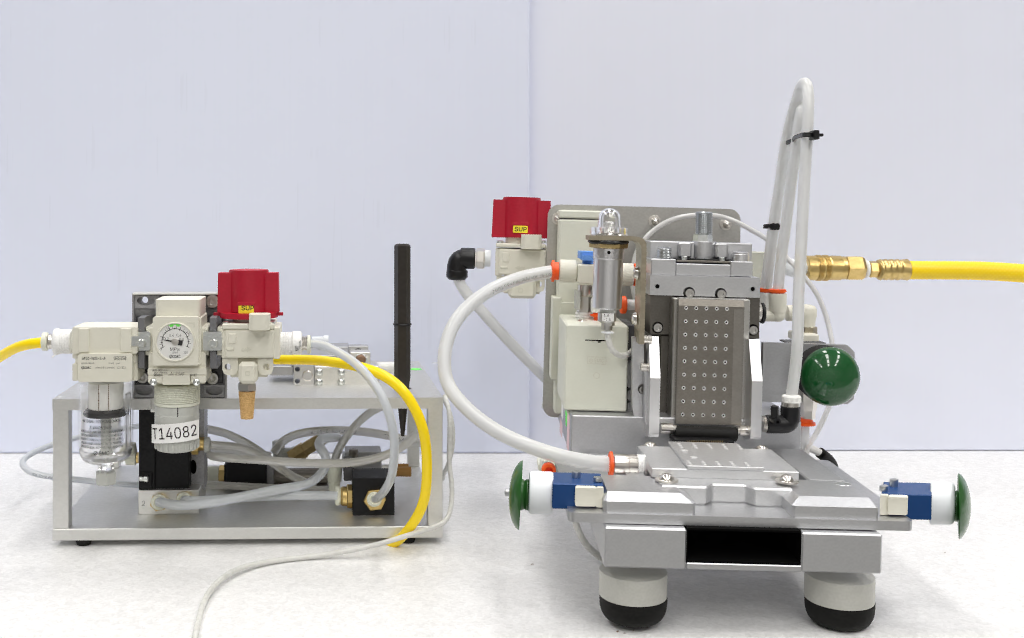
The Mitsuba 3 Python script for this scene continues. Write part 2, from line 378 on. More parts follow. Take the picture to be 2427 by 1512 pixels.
# bench, foam sheet and the two backdrop sheets
structure('table', panel(-1.3, 1.3, .60, 1.35, -.06, -.012), 'table_wood')
def foam_sheet():
    nx, ny = 300, 110
    X, Yg = np.meshgrid(np.linspace(-1.2, 1.2, nx), np.linspace(.5965, 1.12, ny), indexing='ij')
    P = np.stack([X * 60, Yg * 60, X * 0], -1)
    Z = (meshkit.fbm(P, 3, 3) - .5) * .0003 - .0002
    Z[:, 0] -= .004; Z[:, 1] -= .0006
    top = np.stack([X, Yg, Z], -1).reshape(-1, 3)
    i, j = np.meshgrid(np.arange(nx - 1), np.arange(ny - 1), indexing='ij')
    a = i * ny + j
    F = np.vstack([np.stack([a, a + ny, a + ny + 1], -1).reshape(-1, 3), np.stack([a, a + ny + 1, a + 1], -1).reshape(-1, 3)])
    return [(top, F), panel(-1.2, 1.2, .5967, 1.12, -.0118, -.0045)]
structure('foam_sheet', foam_sheet(), 'foam', smooth=40)
xs = at(1255, 600, 1.066)[0]
k = thing('backdrop_panel', 'pale lavender plastic backdrop sheet behind the small framed unit, left of the vertical seam', 'panel')
scene[k] = mikit.ply(chbox(-1.25, xs, 1.0655, 1.0705, .0005, .95, .0018), 'sheet')
k = thing('backdrop_panel', 'pale lavender plastic backdrop sheet behind the machine with the green dome, right of the vertical seam', 'panel')
scene[k] = mikit.ply(chbox(xs - .03, 1.4, 1.0775, 1.0825, .0005, .95, .0012), 'sheet_pale')

# ------------------------------------------------------------------ left: the small framed unit
xL = at(124, 1275, .76)[0]
B = Frame([[1, -.12, 0, .12 * .76], [.025, 1, 0, -.025 * xL], [0, 0, 1, 0], [0, 0, 0, 1]])
YF, YB = .76, .958
st = thing('equipment_stand', 'low open aluminium stand of two plates on square posts', 'stand')
a, b = B.p(124, 946, YF), B.p(1050, 968, YF)
plan = sbox(a[0], YF, b[0], YB)
n0, n1 = B.p(357, 946, YF)[0], B.p(497, 946, YF)[0]
plan = plan.difference(sbox(n0, YF - .01, n1, YF + .0015))
hc = B.p(955, 925, .803)
plan = plan.difference(Point(hc[0], .803).buffer(.0068))
add(st, 'top_plate', B.out(prism(plan, b[2], a[2], 'xy')), 'alu_plate', False)
add(st, 'bottom_plate', B.box(124, 1254, 1050, 1275, YF, YB, .0005), 'alu_plate', False)
pz0, pz1 = B.p(124, 968.3, YF)[2], B.p(124, 1253.7, YF)[2]
for x0, x1 in ((124, 163), (1014, 1050)):
    xa, xb = B.p(x0, 1000, YF)[0], B.p(x1, 1000, YF)[0]
    for ya, yb in ((YF + .0003, YF + .0115), (YB - .0115, YB - .0003)):
        add(st, 'post', B.out(chbox(xa + .0002, xb - .0002, ya, yb, pz0, pz1, .0004)), 'alu_plate', False)
fz = B.p(124, 1275.2, YF)[2]
for px in (199, 966):
    for Y in (.7672, .944):
        c = B.p(px, 1275, .7672)
        add(st, 'rubber_foot', B.out(lathe((c[0], Y, fz), (0, 0, -1), [(0, .0072), (fz - .0002, .0052), (fz, .0045)], 24)), 'rubber')
c = B.p(985, 864.5, .905)
zt = a[2]
add(st, 'round_sticker', B.out(lathe((c[0], .905, zt + .0001), (0, 0, 1), [(0, .0052), (.0002, .0052)], 24)), 'neon', label='bright green round sticker on the top plate')
for px, Y in ((1035, .770), (140, .770), (1030, .945)):
    c = B.p(px, 940, Y)
    add(st, 'countersunk_screw', B.out(lathe((c[0], Y, zt + .00005), (0, 0, 1), [(0, .0024), (.0003, .0022), (.0003, .0011), (.0001, .0009), (.0001, 0)], 16)), 'zinc')

# cast bracket that carries the three air units
br = thing('mounting_bracket', 'dark grey cast bracket plate standing on the stand, behind the round gauge', 'bracket')
add(br, 'plate', B.poly([(313, 697), (537, 697), (537, 945), (313, 945)], .7625, .767, [(343, 711, 8, 8)]), 'cast_grey', False)
add(br, 'top_rim', B.box(313, 694, 537, 699, .7545, .767), 'alu_plate', False)
add(br, 'side_rim', B.box(313, 699.5, 317.5, 944.5, .757, .7622), 'cast_grey', False)
add(br, 'side_rim', B.box(532.5, 699.5, 537, 944.5, .757, .7622), 'cast_grey', False)
for x0, x1 in ((318.5, 378), (482, 531.5)):
    m = B.poly([(x0, 700.5), (x1, 700.5), (x1, 731), (x0, 731)], .7585, .7622, [((x0 + x1) / 2 - (3 if x0 < 400 else 0), 713, 21, 11)])
    add(br, 'lug', m, 'cast_grey', False)
    add(br, 'rib', B.out(hull([B.p(x0, 733, .7585), B.p(x1, 733, .7585), B.p(x0, 748, .7615), B.p(x1, 748, .7615), B.p(x0, 733, .7621), B.p(x1, 733, .7621), B.p(x0, 748, .7621), B.p(x1, 748, .7621)])), 'cast_grey', False)
for x0, x1 in ((320, 363), (485, 530)):
    ring = B.poly([(x0 - 2, 912), (x1 + 2, 912), (x1 + 2, 941), (x0 - 2, 941)], .7590, .7622, [((x0 + x1) / 2, 926, 20, 11)])
    add(br, 'slot_boss', ring, 'cast_grey', False)
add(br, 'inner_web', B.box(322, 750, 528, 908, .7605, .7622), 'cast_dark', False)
for px, py, r in ((505, 713, 17), (340, 893, 14), (505, 895, 15)):
    add(br, 'socket_screw', socket_head(B, px, py, .7600, r, 4.5), 'screw_steel')

# two clamps between the air units
for px, side, lab in ((335, 0, 'zinc clamp with a dark grey fork between the clear bowl unit and the gauge'), (505, 1, 'zinc clamp with a dark grey fork between the gauge and the red capped valve')):
    cl = thing('spacer_clamp', lab, 'clamp')
    add(cl, 'clamp_plate', [B.tabbox(px - 24, 786, px + 21, 831, .7165, .752, .0016), B.tabbox(px - 24, 797, px + 21, 820, .7135, .7163, .0012)], 'zinc')
    add(cl, 'screw', B.face(px, 814, .7133, [(0, 11), (1.4, 11), (2.2, 9), (2.2, 5), (.8, 4.5), (.8, 0)], 20), 'zinc')
    add(cl, 'fork', [B.side(px - 8, px + 7.5, [(.7180, 754), (.7300, 748), (.7560, 746), (.7560, 784), (.7180, 784)], .718), B.side(px - 7, px + 7, [(.7180, 833), (.7560, 833), (.7560, 862), (.7280, 874), (.7180, 872)], .718)], 'fork_grey', False)
    add(cl, 'side_flange', [B.box(px - 26, 775, px - 11, 785, .7200, .752), B.box(px + 10, 775, px + 24, 785, .7200, .752), B.box(px - 24, 832, px - 10, 842, .7200, .752), B.box(px + 9, 832, px + 22, 842, .7200, .752)], 'ivory', False)

# air filter with the clear bowl
fl = thing('air_filter', 'ivory air filter with a clear printed bowl and grey drain nut', 'air filter')
YA = .733
add(fl, 'head', [B.tabbox(172, 776, 326, 838, .7145, .752, .0012), B.box(185, 778, 211, 836, .7128, .7148, .0006), B.box(285, 778, 311, 836, .7128, .7148, .0006), B.box(171, 775, 186, 850, .7165, .750, .0008), B.box(312, 775, 327, 838, .7165, .750, .0008)], 'ivory')
add(fl, 'body', [B.tabbox(184, 838.5, 313, 905, .7115, .7535, .0022), B.box(171, 862, 184.5, 903, .7190, .748, .0006), B.box(312.5, 840, 326, 903, .7190, .748, .0006), B.box(178, 838, 322, 861, .7175, .749, .0006)], 'ivory')
c = B.p(250, 775.4, YA)
add(fl, 'round_sticker', B.out(lathe((c[0], YA, c[2]), (0, 0, 1), [(0, .0109), (.0003, .0109)], 30)), 'neon', label='bright green round sticker on top of the filter')
Yt = .7114
add(fl, 'lettering', [B.text('AF20-N02-Z-A', 222, 849.5, 7, Yt, 56, True), B.text('MAX PRESS.', 210, 861, 3.6, Yt, 32), B.text('150  psi', 271, 861, 3.6, Yt, 27), *mark(B, 196, 871.5, Yt, 5.6, w=16), B.text('MADE IN JAPAN', 249, 871.5, 3.8, Yt, 44)], 'ink', False)
add(fl, 'batch_stamp', [B.out(prism(sbox(*B.p(270, 853.5, Yt)[[0, 2]], *B.p(299, 845, Yt)[[0, 2]]).difference(sbox(*B.p(271, 852.6, Yt)[[0, 2]], *B.p(298, 845.9, Yt)[[0, 2]])), Yt - .00006, Yt)), B.text('4A2-93M', 284.5, 849.3, 4.6, Yt, 25, True), B.text('□', 282, 871.5, 5, Yt, 6), B.text('□', 293, 871.5, 5, Yt, 8)], 'ink', False)
r0 = 64
outer = [(905.5, 66), (926, 66), (928, 64.5), (1060, 62), (1075, 59.5), (1086, 53), (1094, 40), (1099, 22), (1101, 17.5), (1112, 17.5), (1115, 16)]
inner = [(1115, 0), (1094, 0), (1089.5, 34), (1082, 46), (1073, 53), (1060, 56), (928, 58.5), (905.5, 58.5)]
s = YA / FOCAL
p0 = B.p(251, 905.5, YA)
bp = [((y - 905.5) * s, r * s) for y, r in outer + inner]
V, F = lathe(p0, (0, 0, -1), [((y - 905.5) * s, r * s) for y, r in outer + [(1116, 0)]], 48)
V2, F2 = lathe(p0, (0, 0, -1), [((y - 905.5) * s, r * s) for y, r in inner[::-1]], 48)
V, F = joined([(V, F[(F < 48 * (len(outer) + 1)).all(1)]), (V2, F2[(F2 < 48 * len(inner)).all(1)])])
add(fl, 'bowl', B.out((V, F)), 'bowl_shell', 40)
el = add(fl, 'element', B.vert(251, YA, [(906, 41), (925, 41), (926, 40), (966, 39.5), (967, 37)], 36), 'white_plastic')
add(fl, 'deflector', B.vert(251, YA, [(967.3, 44), (972, 50), (981, 51), (984, 47)], 36), 'black_plastic')
add(el, 'seam', [B.on_drum('|', 251, 938, 40, YA, 40.8, 1.6, dx=-8), B.on_drum('|', 251, 938, 40, YA, 40.8, 1.6, dx=14)], 'copper_brown', False)
add(fl, 'stem', B.vert(251, YA, [(984.3, 12), (1060, 11), (1073, 17), (1081, 17), (1083, 5), (1092, 4)], 24), 'grey_plastic')
bd_ = [(1062, 61.0), (1075, 58.5), (1086, 52), (1094, 39), (1098, 21.5), (1100, 17), (1111, 17)]
bi_ = [(1111, 0), (1095.5, 0), (1090, 33), (1083, 45), (1074, 51.5), (1062, 54.5)]
V, F = lathe(B.p(251, 1062, YA), (0, 0, -1), [((y - 1062) * s, r * s) for y, r in bd_ + bi_], 48)
nv = 48 * len(bd_ + bi_); F = F[(F < nv).all(1)]; V = V[:nv]; m = len(bd_ + bi_) - 1; j = np.arange(48); j2 = (j + 1) % 48
F = np.vstack([F, np.stack([m * 48 + j, m * 48 + j2, j2], -1), np.stack([m * 48 + j, j2, j], -1)])
add(fl, 'bowl_base', B.out((V, F)), 'bowl_plastic', 40)
for sx in (-1, 1):
    c = B.p(251 + sx * 51.5, 930, YA); e = B.p(251, 1060, YA)[2]
    add(fl, 'added_bowl_bar', B.out(chbox(c[0] - 5.5 * s, c[0] + 5.5 * s, YA - .004, YA + .004, e, c[2], .0012)), 'bowl_plastic', False)  # made-up clear bars, added so the bowl sides refract dark
lines = [('SEE INSTRUCTION MANUAL', 971, 92, 5), ('MATERIAL : POLYCARBONATE', 987, 96, 6.2), ('⚠ WARNING!', 1001.5, 52, 7.4), ('DEPRESSURIZE UNIT BEFORE REMOVING BOWL', 1011.5, 112, 5.2), ('KEEP BOWL FROM ADHESION OF SYNTHETIC OIL,', 1020.5, 112, 5.2), ('SOLVENTS,CHEMICALS,CUTTING OIL,ALKALI,', 1029.5, 112, 5.2), ('LOCKING AGENT,ETC.SHUT OUT ULTRAVIOLET', 1038.5, 112, 5.2), ('RAYS.CLEAN BOWL WITH NEUTRAL DETERGENT', 1047.5, 112, 5.2)]
add(fl, 'bowl_printing', [B.on_drum(t.replace('⚠', 'Δ'), 251, y, h, YA, 64.6 - (y - 928) / 132 * 2.5, w, True) for t, y, w, h in lines] + [B.on_drum('SMC', 251, 1060.5, 9, YA, 62.4, 24, True, dx=9), B.on_drum('Ø', 251, 1060.5, 9, YA, 62.4, 10, True, dx=-11)], 'ink', False)
add(fl, 'drain_nut', B.vert(251, YA, [(1117, 17), (1117, 23), (1119, 25), (1144, 25), (1147, 22)], 6, .2), 'grey_plastic', 20)
fi = add(fl, 'inlet_fitting', [B.horiz(809.5, YA, [(113, 17), (118, 18.5), (120, 18.5), (121, 17), (130, 17)], 26), B.horiz(809.5, YA, [(128, 25), (130, 27), (147, 27), (148, 25)], 6)], 'nickel')
add(fi, 'thread_tape', B.horiz(809.5, YA, [(137, 30)] + thread(139, 170.8, 29, 4, 1.6), 26), 'tape')
V, F = lathe((0, 0, 0), (1, 0, 0), [(0, 24), (3, 30), (10, 31), (18, 28), (20, 24)], 22)
V = V * np.array([1, 1, 1]) ; V[:, 1:] *= (.93 + .16 * meshkit.noise(V * .21, 5))[:, None]; V[:, 0] += 3 * (meshkit.noise(V * .3, 2) - .5)
add(fi, 'loose_tape', B.out((V * s + B.p(127.5, 809.5, YA), F)), 'tape', 60, label='ragged white tape wrapped over the fitting')
add(fi, 'release_collar', B.horiz(809.5, YA, [(101, 18), (102, 21.5), (112, 22), (113.5, 18)], 26), 'collar_ivory')
add(fi, 'tape_end', B.out(hull([B.p(131, 838, .722), B.p(122, 846, .719), B.p(123, 849, .719), B.p(132, 842, .722), B.p(131, 838, .7225), B.p(122, 846, .7195)])), 'tape')
L1 = [(-70, 870, .80), (-25, 860, .775), (0, 846, .76), (35, 826, .745), (70, 815.5, .736), (103, 811.5, .733)]
single('supply_hose', tube(L1, 12), 'yellow', 'yellow air hose running from the left edge into the filter', 'hose')

# pressure regulator with its gauge
rg = thing('pressure_regulator', 'ivory pressure regulator with a round gauge and a tagged grey knob', 'regulator')
add(rg, 'cap', [B.slab(367, 711, 474, 751, .7135, .7525, .004)], 'ivory')
add(rg, 'housing', [B.tabbox(362, 751.4, 470, 866, .7075, .7130, .0012), B.box(366, 752, 476, 866, .7132, .753, .0008), B.tabbox(352, 836, 487, 909, .7150, .753, .0010), B.tabbox(350, 873, 489, 888, .7128, .7149, .0008), B.box(350, 889, 386, 908, .7128, .7149, .0008), B.box(452, 889, 488, 908, .7128, .7149, .0008), B.tabbox(385, 889, 450, 912, .7120, .7149, .0008), B.box(352, 776, 366, 838, .718, .750, .0008), B.box(475, 776, 489, 838, .718, .750, .0008)], 'ivory')
add(rg, 'screw', B.face(364, 905.5, .7127, [(0, 9), (1, 8), (1.4, 5), (.8, 0)], 18), 'zinc'); add(rg, 'screw', B.face(466, 905.5, .7127, [(0, 9), (1, 8), (1.4, 5), (.8, 0)], 18), 'zinc')
Yt = .7149 - .0023
add(rg, 'lettering', [B.text('AR20-N02E-Z-B', 379, 877.5, 4.2, .7127, 36, True), B.text('SET PRESS.    5 ~ 125 psi', 401, 883, 3, .7127, 72), *mark(B, 367, 888.2, .7127 - .0008, 4.4, w=13), B.text('MADE IN JAPAN', 418, 888.2, 3.4, .7119, 36), B.text('□ □□', 458, 888.2, 4, .7119, 15, True)], 'ink', False)
add(rg, 'moulded_arrow', B.poly([(444, 764), (462, 764), (462, 776), (459, 776), (457, 768), (444, 766)], .7072, .7076), 'relief', False)
ga = add(rg, 'gauge', B.face(415, 810, .7074, [(0, 47), (.8, 47), (1.2, 45.5), (1.2, 44), (.15, 43.5), (.15, 0)], 40), 'ivory')
add(ga, 'dial', B.face(415, 810, .70722, [(0, 43.3), (.05, 43.3)], 40), 'dial_white')
Yd = .70715
def arc(r0, r1, a0, a1, n=36):
    t = np.radians(np.linspace(a0, a1, n)); c = B.p(415, 810, Yd); q = Yd / FOCAL
    o = [(c[0] + r1 * q * math.cos(x), c[2] + r1 * q * math.sin(x)) for x in t]; i = [(c[0] + r0 * q * math.cos(x), c[2] + r0 * q * math.sin(x)) for x in t[::-1]]
    return B.out(prism(Polygon(o + i), Yd - .00005, Yd))
ticks = [arc(30.3, 32, -22, 205)]
for k in range(11): ticks.append(arc(29 if k % 2 else 27.5, 36 if k % 2 == 0 else 34, 205 - k * 22.7 - 1.3, 205 - k * 22.7 + 1.3, 3))
ticks += [arc(32, 37.5, 205 - k * 15.1 - .7, 205 - k * 15.1 + .7, 3) for k in range(16)]
add(ga, 'scale_marking', ticks, 'ink', False)
add(ga, 'green_marking', [arc(36.5, 42, 74, 86, 6), arc(36.5, 42, 96, 108, 6), arc(40.5, 42.5, 70, 112, 10)], 'neon', False)
add(ga, 'lettering', [B.text('0', 381, 827, 6.5, Yd, 4.6), B.text('0.2', 394, 803, 7, Yd, 13), B.text('0.4', 407, 794.5, 7, Yd, 11), B.text('0.6', 424, 794.5, 7, Yd, 11), B.text('0.8', 430.5, 804, 7, Yd, 11), B.text('50', 398, 777.5, 6, Yd, 7, rot=.5), B.text('100', 446.5, 789, 6, Yd, 9, rot=-.8), B.text('150', 440, 835.5, 6.5, Yd, 10), B.text('MPa', 414, 827.5, 8, Yd, 22), B.text('(psi)', 414.5, 835, 4.6, Yd, 13), *mark(B, 405.5, 845, Yd, 6.8, w=17)], 'ink', False)
na = math.radians(170)
c = B.p(415, 810, Yd); q = Yd / FOCAL
def needle_pt(r, off): return (c[0] + q * (r * math.cos(na) - off * math.sin(na)), c[2] + q * (r * math.sin(na) + off * math.cos(na)))
nd = Polygon([needle_pt(31, 0), needle_pt(6, 2.2), needle_pt(-8, 2.2), needle_pt(-8, 6), needle_pt(-18, 6), needle_pt(-18, -6), needle_pt(-8, -6), needle_pt(-8, -2.2), needle_pt(6, -2.2)])
add(ga, 'needle', B.out(prism(nd, Yd - .0006, Yd - .0004)), 'ink', False)
add(ga, 'hub', B.face(415, 810, Yd - .0003, [(0, 8.6), (.3, 8.6), (.5, 7.6), (.55, 0)], 24), 'nickel')
add(rg, 'ring_nut', B.vert(420, YA, [(909.5, 50), (911, 53)] + thread(912, 950, 54, 4.4, 2.2) + [(950, 54), (956, 54), (958, 51)], 40), 'ivory_green')
kn = add(rg, 'knob', B.vert(419.5, YA, [(957, 49), (959, 51.5), (978, 51.5), (979, 52.5), (1000, 52.5), (1040, 50.5), (1058, 49), (1064, 46), (1066, 40)], 44), 'grey_plastic')
ribs = []
for k in range(22):
    t = 2 * math.pi * k / 22 + .1; cc = B.p(419.5, 1041, YA); e = B.p(419.5, 1060, YA)[2]
    R = 50.6 * s
    ribs.append(B.out(chbox(cc[0] + R * math.cos(t) - .0007, cc[0] + R * math.cos(t) + .0007, YA + R * math.sin(t) - .0007, YA + R * math.sin(t) + .0007, e, cc[2], .0003)))
add(kn, 'grip', ribs, 'grey_plastic', False)
add(kn, 'index_line', [B.on_drum('|', 419.5, 967, 20, YA, 52.0, 2.2, dx=9)], 'ink', False)
YT = YA + (74 - 54.2) * s
add(rg, 'tag', B.drum_patch(423, 1011.5, 122, 44, YT, 74, .085), 'label_white', False, label='white paper tag printed with a letter and five digits')
add(rg, 'tag_printing', B.on_drum('T14082', 423, 1011.5, 26, YT, 74.9, 112, rot=.085, dx=-2), 'ink', False)

# shut-off valve with the red cap
def valve(F, ox, oy, k, Yc, label, arrow, drop=0, colw=22.5, lab=0):
    """The red capped valve: measured offsets from its cap's top middle, scaled by k."""
    X = lambda x: ox + (x - 590) * k
    Z = lambda y: oy + (y - 638 - (drop if y > 745 else 0)) * k
    Yf, Yr = Yc - .021 , Yc + .019
    v = thing('shutoff_valve', label, 'valve')
    q = Yc / FOCAL * k
    c0 = F.p(X(590), Z(638), Yc)
    def ring_poly(rx, wing):                                # plan of the cap: a drum with two flat wings
        return Point(0, 0).buffer(rx * q, quad_segs=10).union(sbox(-wing * q, -22 * q, wing * q, 22 * q).buffer(3 * q).buffer(-2 * q))
    z = lambda y: c0[2] - (y - 638 - (drop if y > 751.7 else 0)) * q
    P = lambda poly, a, b: F.out(prism(shapely.affinity.translate(poly, c0[0], Yc), z(b), z(a), 'xy'))
    cap = add(v, 'cap', [P(Point(0, 0).buffer(45.5 * q, quad_segs=12), 639, 646), P(Point(0, 0).buffer(47 * q, quad_segs=12), 640.5, 738), P(sbox(-70.5 * q, -24 * q, 70.5 * q, 24 * q), 646, 738.2), F.out(hull([(c0[0] + sx * (72.5 if yy > 700 else 70.6) * q, Yc + sy * 23.5 * q, z(yy)) for sx in (-1, 1) for sy in (-1, 1) for yy in (647, 739)]))], 'red', 50)
    if not drop: add(cap, 'skirt', [P(Point(0, 0).buffer(69 * q, quad_segs=12), 739, 751.5), P(sbox(-83 * q, -9 * q, 81 * q, 9 * q), 741, 748)], 'red', 40)
    Yl = Yc - 47.0 * q
    zz = [z(y) for y in (721 - lab, 738.5 - lab)]
    add(cap, 'label_plate', F.out(prism(rrect(c0[0] - 18 * q - 3 * q, zz[1], c0[0] + 18 * q - 3 * q, zz[0], 2 * q), Yl - .0006, Yl + .004)), 'label_yellow', False, label='small yellow label reading SUP')
    tx = F.text('SUP', X(587), Z(729.8 - lab), 10.6 * k, Yl - .0007, 30 * k, True)
    add(cap, 'lettering', tx, 'ink', False)
    zr = [z(y) for y in (713 - lab, 720.6 - lab)]
    add(cap, 'recess', F.out(chbox(c0[0] - 24 * q, c0[0] + 18 * q, Yl - .0003, Yl + .004, zr[1], zr[0], .0002)), 'red', False)
    add(v, 'neck', P(Point(0, 0).buffer(38 * q, quad_segs=10), 751.8, 767), 'ivory')
    def bx(x0, y0, x1, y1, a=0, b=0, c=.0006): return F.box(X(x0), Z(y0), X(x1), Z(y1), Yf + a, Yr + b, c)
    add(v, 'cover', [bx(526, 767.3, 650, 780.5, -.0006, .0006, .0008)], 'ivory', False)
    add(v, 'lug', F.slab(X(589), Z(746), X(639), Z(783), Yf - .010, Yf + .006, .004), 'ivory', 40)
    bd = add(v, 'body', [bx(532, 780.8, 650, 849, 0, 0, .0012), bx(525, 781, 541, 849, .002, -.002), bx(648, 776, 663, 851, .001, -.001), bx(541, 790, 560, 815, -.0008, -.03), F.out(chbox(F.p(X(587.5 - colw), 800, Yf)[0], F.p(X(587.5 + colw), 800, Yf)[0], Yf - .002, Yr, z(900), z(849.5), .0025)), bx(546, 850, 634, 894, .006, -.006)], 'ivory', False)
    ear = lambda x0, x1, hx: F.poly([(X(x0), Z(849.5)), (X(x1), Z(849.5)), (X(x1), Z(876)), (X(x1 - 4), Z(886)), (X(x1 - 12), Z(889)), (X(x0 + 12), Z(889)), (X(x0 + 4), Z(886)), (X(x0), Z(876))], Yf + .0035, Yf + .0085, [(X(hx), Z(870), 8.3 * k)])
    add(v, 'ear', ear(527, 564, 540), 'ivory', False); add(v, 'ear', ear(611, 647, 632), 'ivory', False)
    for x in (536, 643): add(v, 'cover_screw', F.vert(X(x), Yf + .004, [(Z(767) - 6, 4), (Z(767) - 5, 8), (Z(767), 9)], 18), 'zinc')
    ar = [(572, 826), (585, 826), (585, 822.5), (597, 829), (585, 835), (585, 832), (572, 832)]
    if arrow < 0: ar = [(1169 - x, y) for x, y in ar]
    add(bd, 'moulded_arrow', F.poly([(X(x), Z(y)) for x, y in ar], Yf - .0005, Yf + .001), 'relief', False)
    add(bd, 'moulded_frame', [F.out(prism(sbox(*F.p(X(581), Z(890), Yf - .002)[[0, 2]], *F.p(X(592), Z(879), Yf - .002)[[0, 2]]).difference(sbox(*F.p(X(583), Z(888), Yf - .002)[[0, 2]], *F.p(X(590), Z(881), Yf - .002)[[0, 2]])), Yf - .0024, Yf - .0018)), bx(536, 824, 555, 832, -.0007, -.035)], 'relief', False)
    return v, X, Z, Yf
v, X, Z, Yf = valve(B, 590, 638, 1.0, .735, 'red capped ivory shut-off valve with a bronze muffler below, nearest the black punch', 1)
mf = add(v, 'muffler', B.vert(585.5, .731, [(926.3, 19.8), (927, 20), (991, 15), (992, 14)], 30), 'bronze', label='grainy bronze muffler plug')
add(mf, 'hexagon', [B.vert(585.5, .731, [(900.5, 17.5), (907, 17.5)], 24), B.vert(585.5, .731, [(907, 20), (909, 23), (924, 23), (926, 20)], 6, .35)], 'screw_steel', 20)
fo = add(v, 'outlet_fitting', [B.horiz(813, .735, [(691, 22), (693, 25), (714, 25), (716, 22)], 6), B.horiz(813, .735, [(716, 17.5), (719, 17.5), (720, 16), (724, 16), (725, 17.5), (727.5, 17.5)], 26)], 'nickel')
add(fo, 'thread_tape', B.horiz(814, .735, [(663.5, 26)] + thread(664, 692, 27.5, 4, 1.5), 26), 'tape')
V, F = lathe((0, 0, 0), (1, 0, 0), [(0, 26), (4, 28), (12, 28), (20, 27), (24, 23)], 22)
V[:, 1:] *= (.93 + .15 * meshkit.noise(V * .2, 9))[:, None]
add(fo, 'loose_tape', B.out((V * .735 / FOCAL + B.p(692, 813, .735), F)), 'tape', 60)
add(fo, 'tape_printing', [B.text('NPT', 704, 826, 8, .7263, 11, True, rot=1.5), B.text('UN XL', 711, 816, 5, .7265, 20, rot=1.6)], 'ink', False)
add(fo, 'release_collar', B.horiz(816, .735, [(728, 18), (729, 22), (735, 22), (737, 18)], 26), 'collar_ivory')
C1 = [(733, 815, .738), (764, 818, .735), (798, 833, .727), (841.5, 861, .714), (876, 896, .705), (902, 934, .699), (923, 984, .696), (934, 1037, .698), (934.5, 1075, .703), (930.6, 1116, .714), (918, 1152, .737), (903, 1173, .760), (889, 1183, .782)]
single('clear_tube', tube(C1, 10.5), 'clear_tube', 'frosted clear tube arching from the red capped valve down to the black block', 'tube')
Y1 = [(620, 850, .79), (647, 852, .785), (733, 853, .765), (798, 859.5, .745), (846, 868, .733), (906.5, 889, .724), (947, 918, .720), (976, 956, .719), (1001, 1012.5, .720), (1010.5, 1069, .724), (1011.7, 1120, .728), (1006, 1180, .734), (990, 1222, .740), (968, 1255, .748), (948, 1277, .757), (926, 1290, .768), (880, 1293, .785)]
single('yellow_tube', tube(Y1, 12), 'yellow', 'yellow air tube bowed in front of the open stand, its end under the plate', 'tube')

cr_ = np.random.default_rng(5)
bits = []
for kx, ky, kr in [(1262, 1337, .8), (1465, 1497, .7), (1480, 1500, .6), (1500, 1494, .6), (2240, 1310, .4)]:
    Yk = CAM_Z * FOCAL / (ky - CY); p3 = at(kx, ky, Yk); r3 = kr * .0007
    bits.append(hull(p3 + r3 * cr_.normal(size=(12, 3)) * [1.2, .9, .5] + [0, 0, r3 * .3]))
k = thing('crumb', 'tiny dark crumbs scattered on the white foam sheet', 'crumbs'); labels[k]['kind'] = 'stuff'
scene[k] = mikit.ply(joined(bits), 'copper_brown')

# punch standing in the top plate
pu = thing('punch', 'black hexagonal pin punch standing in a hole of the top plate', 'punch')
Yp = .803
sh = add(pu, 'shank', [B.vert(953.5, Yp, [(578, 15), (583, 19.5), (896, 19.5), (930, 14.5)], 6, .1)], 'gunmetal', 20)
add(pu, 'point', B.vert(954.5, Yp, [(930.1, 13.5), (966, 11.5), (1030, 4.6), (1034, 3.8)], 24), 'gunmetal')
P = B.p(953.5, 768, Yp); t = np.linspace(0, 2 * np.pi, 33)[:-1]
a2 = np.linspace(0, 2 * np.pi, 9)[:-1]; q = Yp / FOCAL
TV = np.array([[P[0] + (20 + 2.6 * math.cos(b)) * q * math.cos(a), P[1] + (20 + 2.6 * math.cos(b)) * q * math.sin(a), P[2] + 2.6 * q * math.sin(b)] for a in t for b in a2])
TFc = np.array([f for i in range(32) for j in range(8) for f in ((i * 8 + j, ((i + 1) % 32) * 8 + j, ((i + 1) % 32) * 8 + (j + 1) % 8), (i * 8 + j, ((i + 1) % 32) * 8 + (j + 1) % 8, i * 8 + (j + 1) % 8))])
add(pu, 'rubber_ring', B.out((TV, TFc)), 'black_plastic')

# slide unit lying on the top plate
sl = thing('slide_unit', 'silver pneumatic slide block with four zinc screws, lying on the stand', 'slide')
Ys = .822
e1 = add(sl, 'end_block', B.poly([(696, 866), (744, 866), (744, 912), (737, 912), (736, 914.5), (718, 914.5), (717, 912), (696, 912)], Ys, .853, [(705, 875, 6), (705, 903, 6)]), 'alu', False)
add(e1, 'plug', B.face(729, 891, Ys - .0002, [(-3, 13), (0, 13), (.2, 11.5), (-.3, 10.5), (-.2, 0)], 26), 'nickel')
bd = add(sl, 'body', B.box(745, 868, 898, 915, Ys - .0005, .853, .0008), 'alu_plate', False)
for x in (756.5, 809):
    for y in (882, 905): add(bd, 'screw', dome_head(B, x, y, Ys - .0006, 9.3, 2.4), 'zinc')
add(sl, 'carriage', [B.box(690, 842, 830, 866, .836, .885, .0006), B.box(755, 822, 828, 862, .872, .90, .0008)], 'alu_dull', False)
add(sl, 'stop_block', [B.box(830, 835, 878, 868, .830, .848, .0006)], 'alu_plate', False)
add(sl, 'stop_plate', [B.box(825, 820, 873, 858, .8485, .860, .0005)], 'alu_dull', False)
add(sl, 'lock_nut', B.face(854.5, 852, .8298, [(0, 16.5), (2.2, 16.5), (2.8, 15)], 6, .3), 'zinc', 20)
add(sl, 'bumper', B.face(854.5, 852, .827, [(0, 12), (3.2, 12), (4.4, 8), (4.6, 0)], 24), 'copper_brown')
add(sl, 'bumper', B.face(849, 836, .8484, [(0, 11), (.6, 11), (1.0, 8), (1.0, 0)], 24), 'cast_dark')
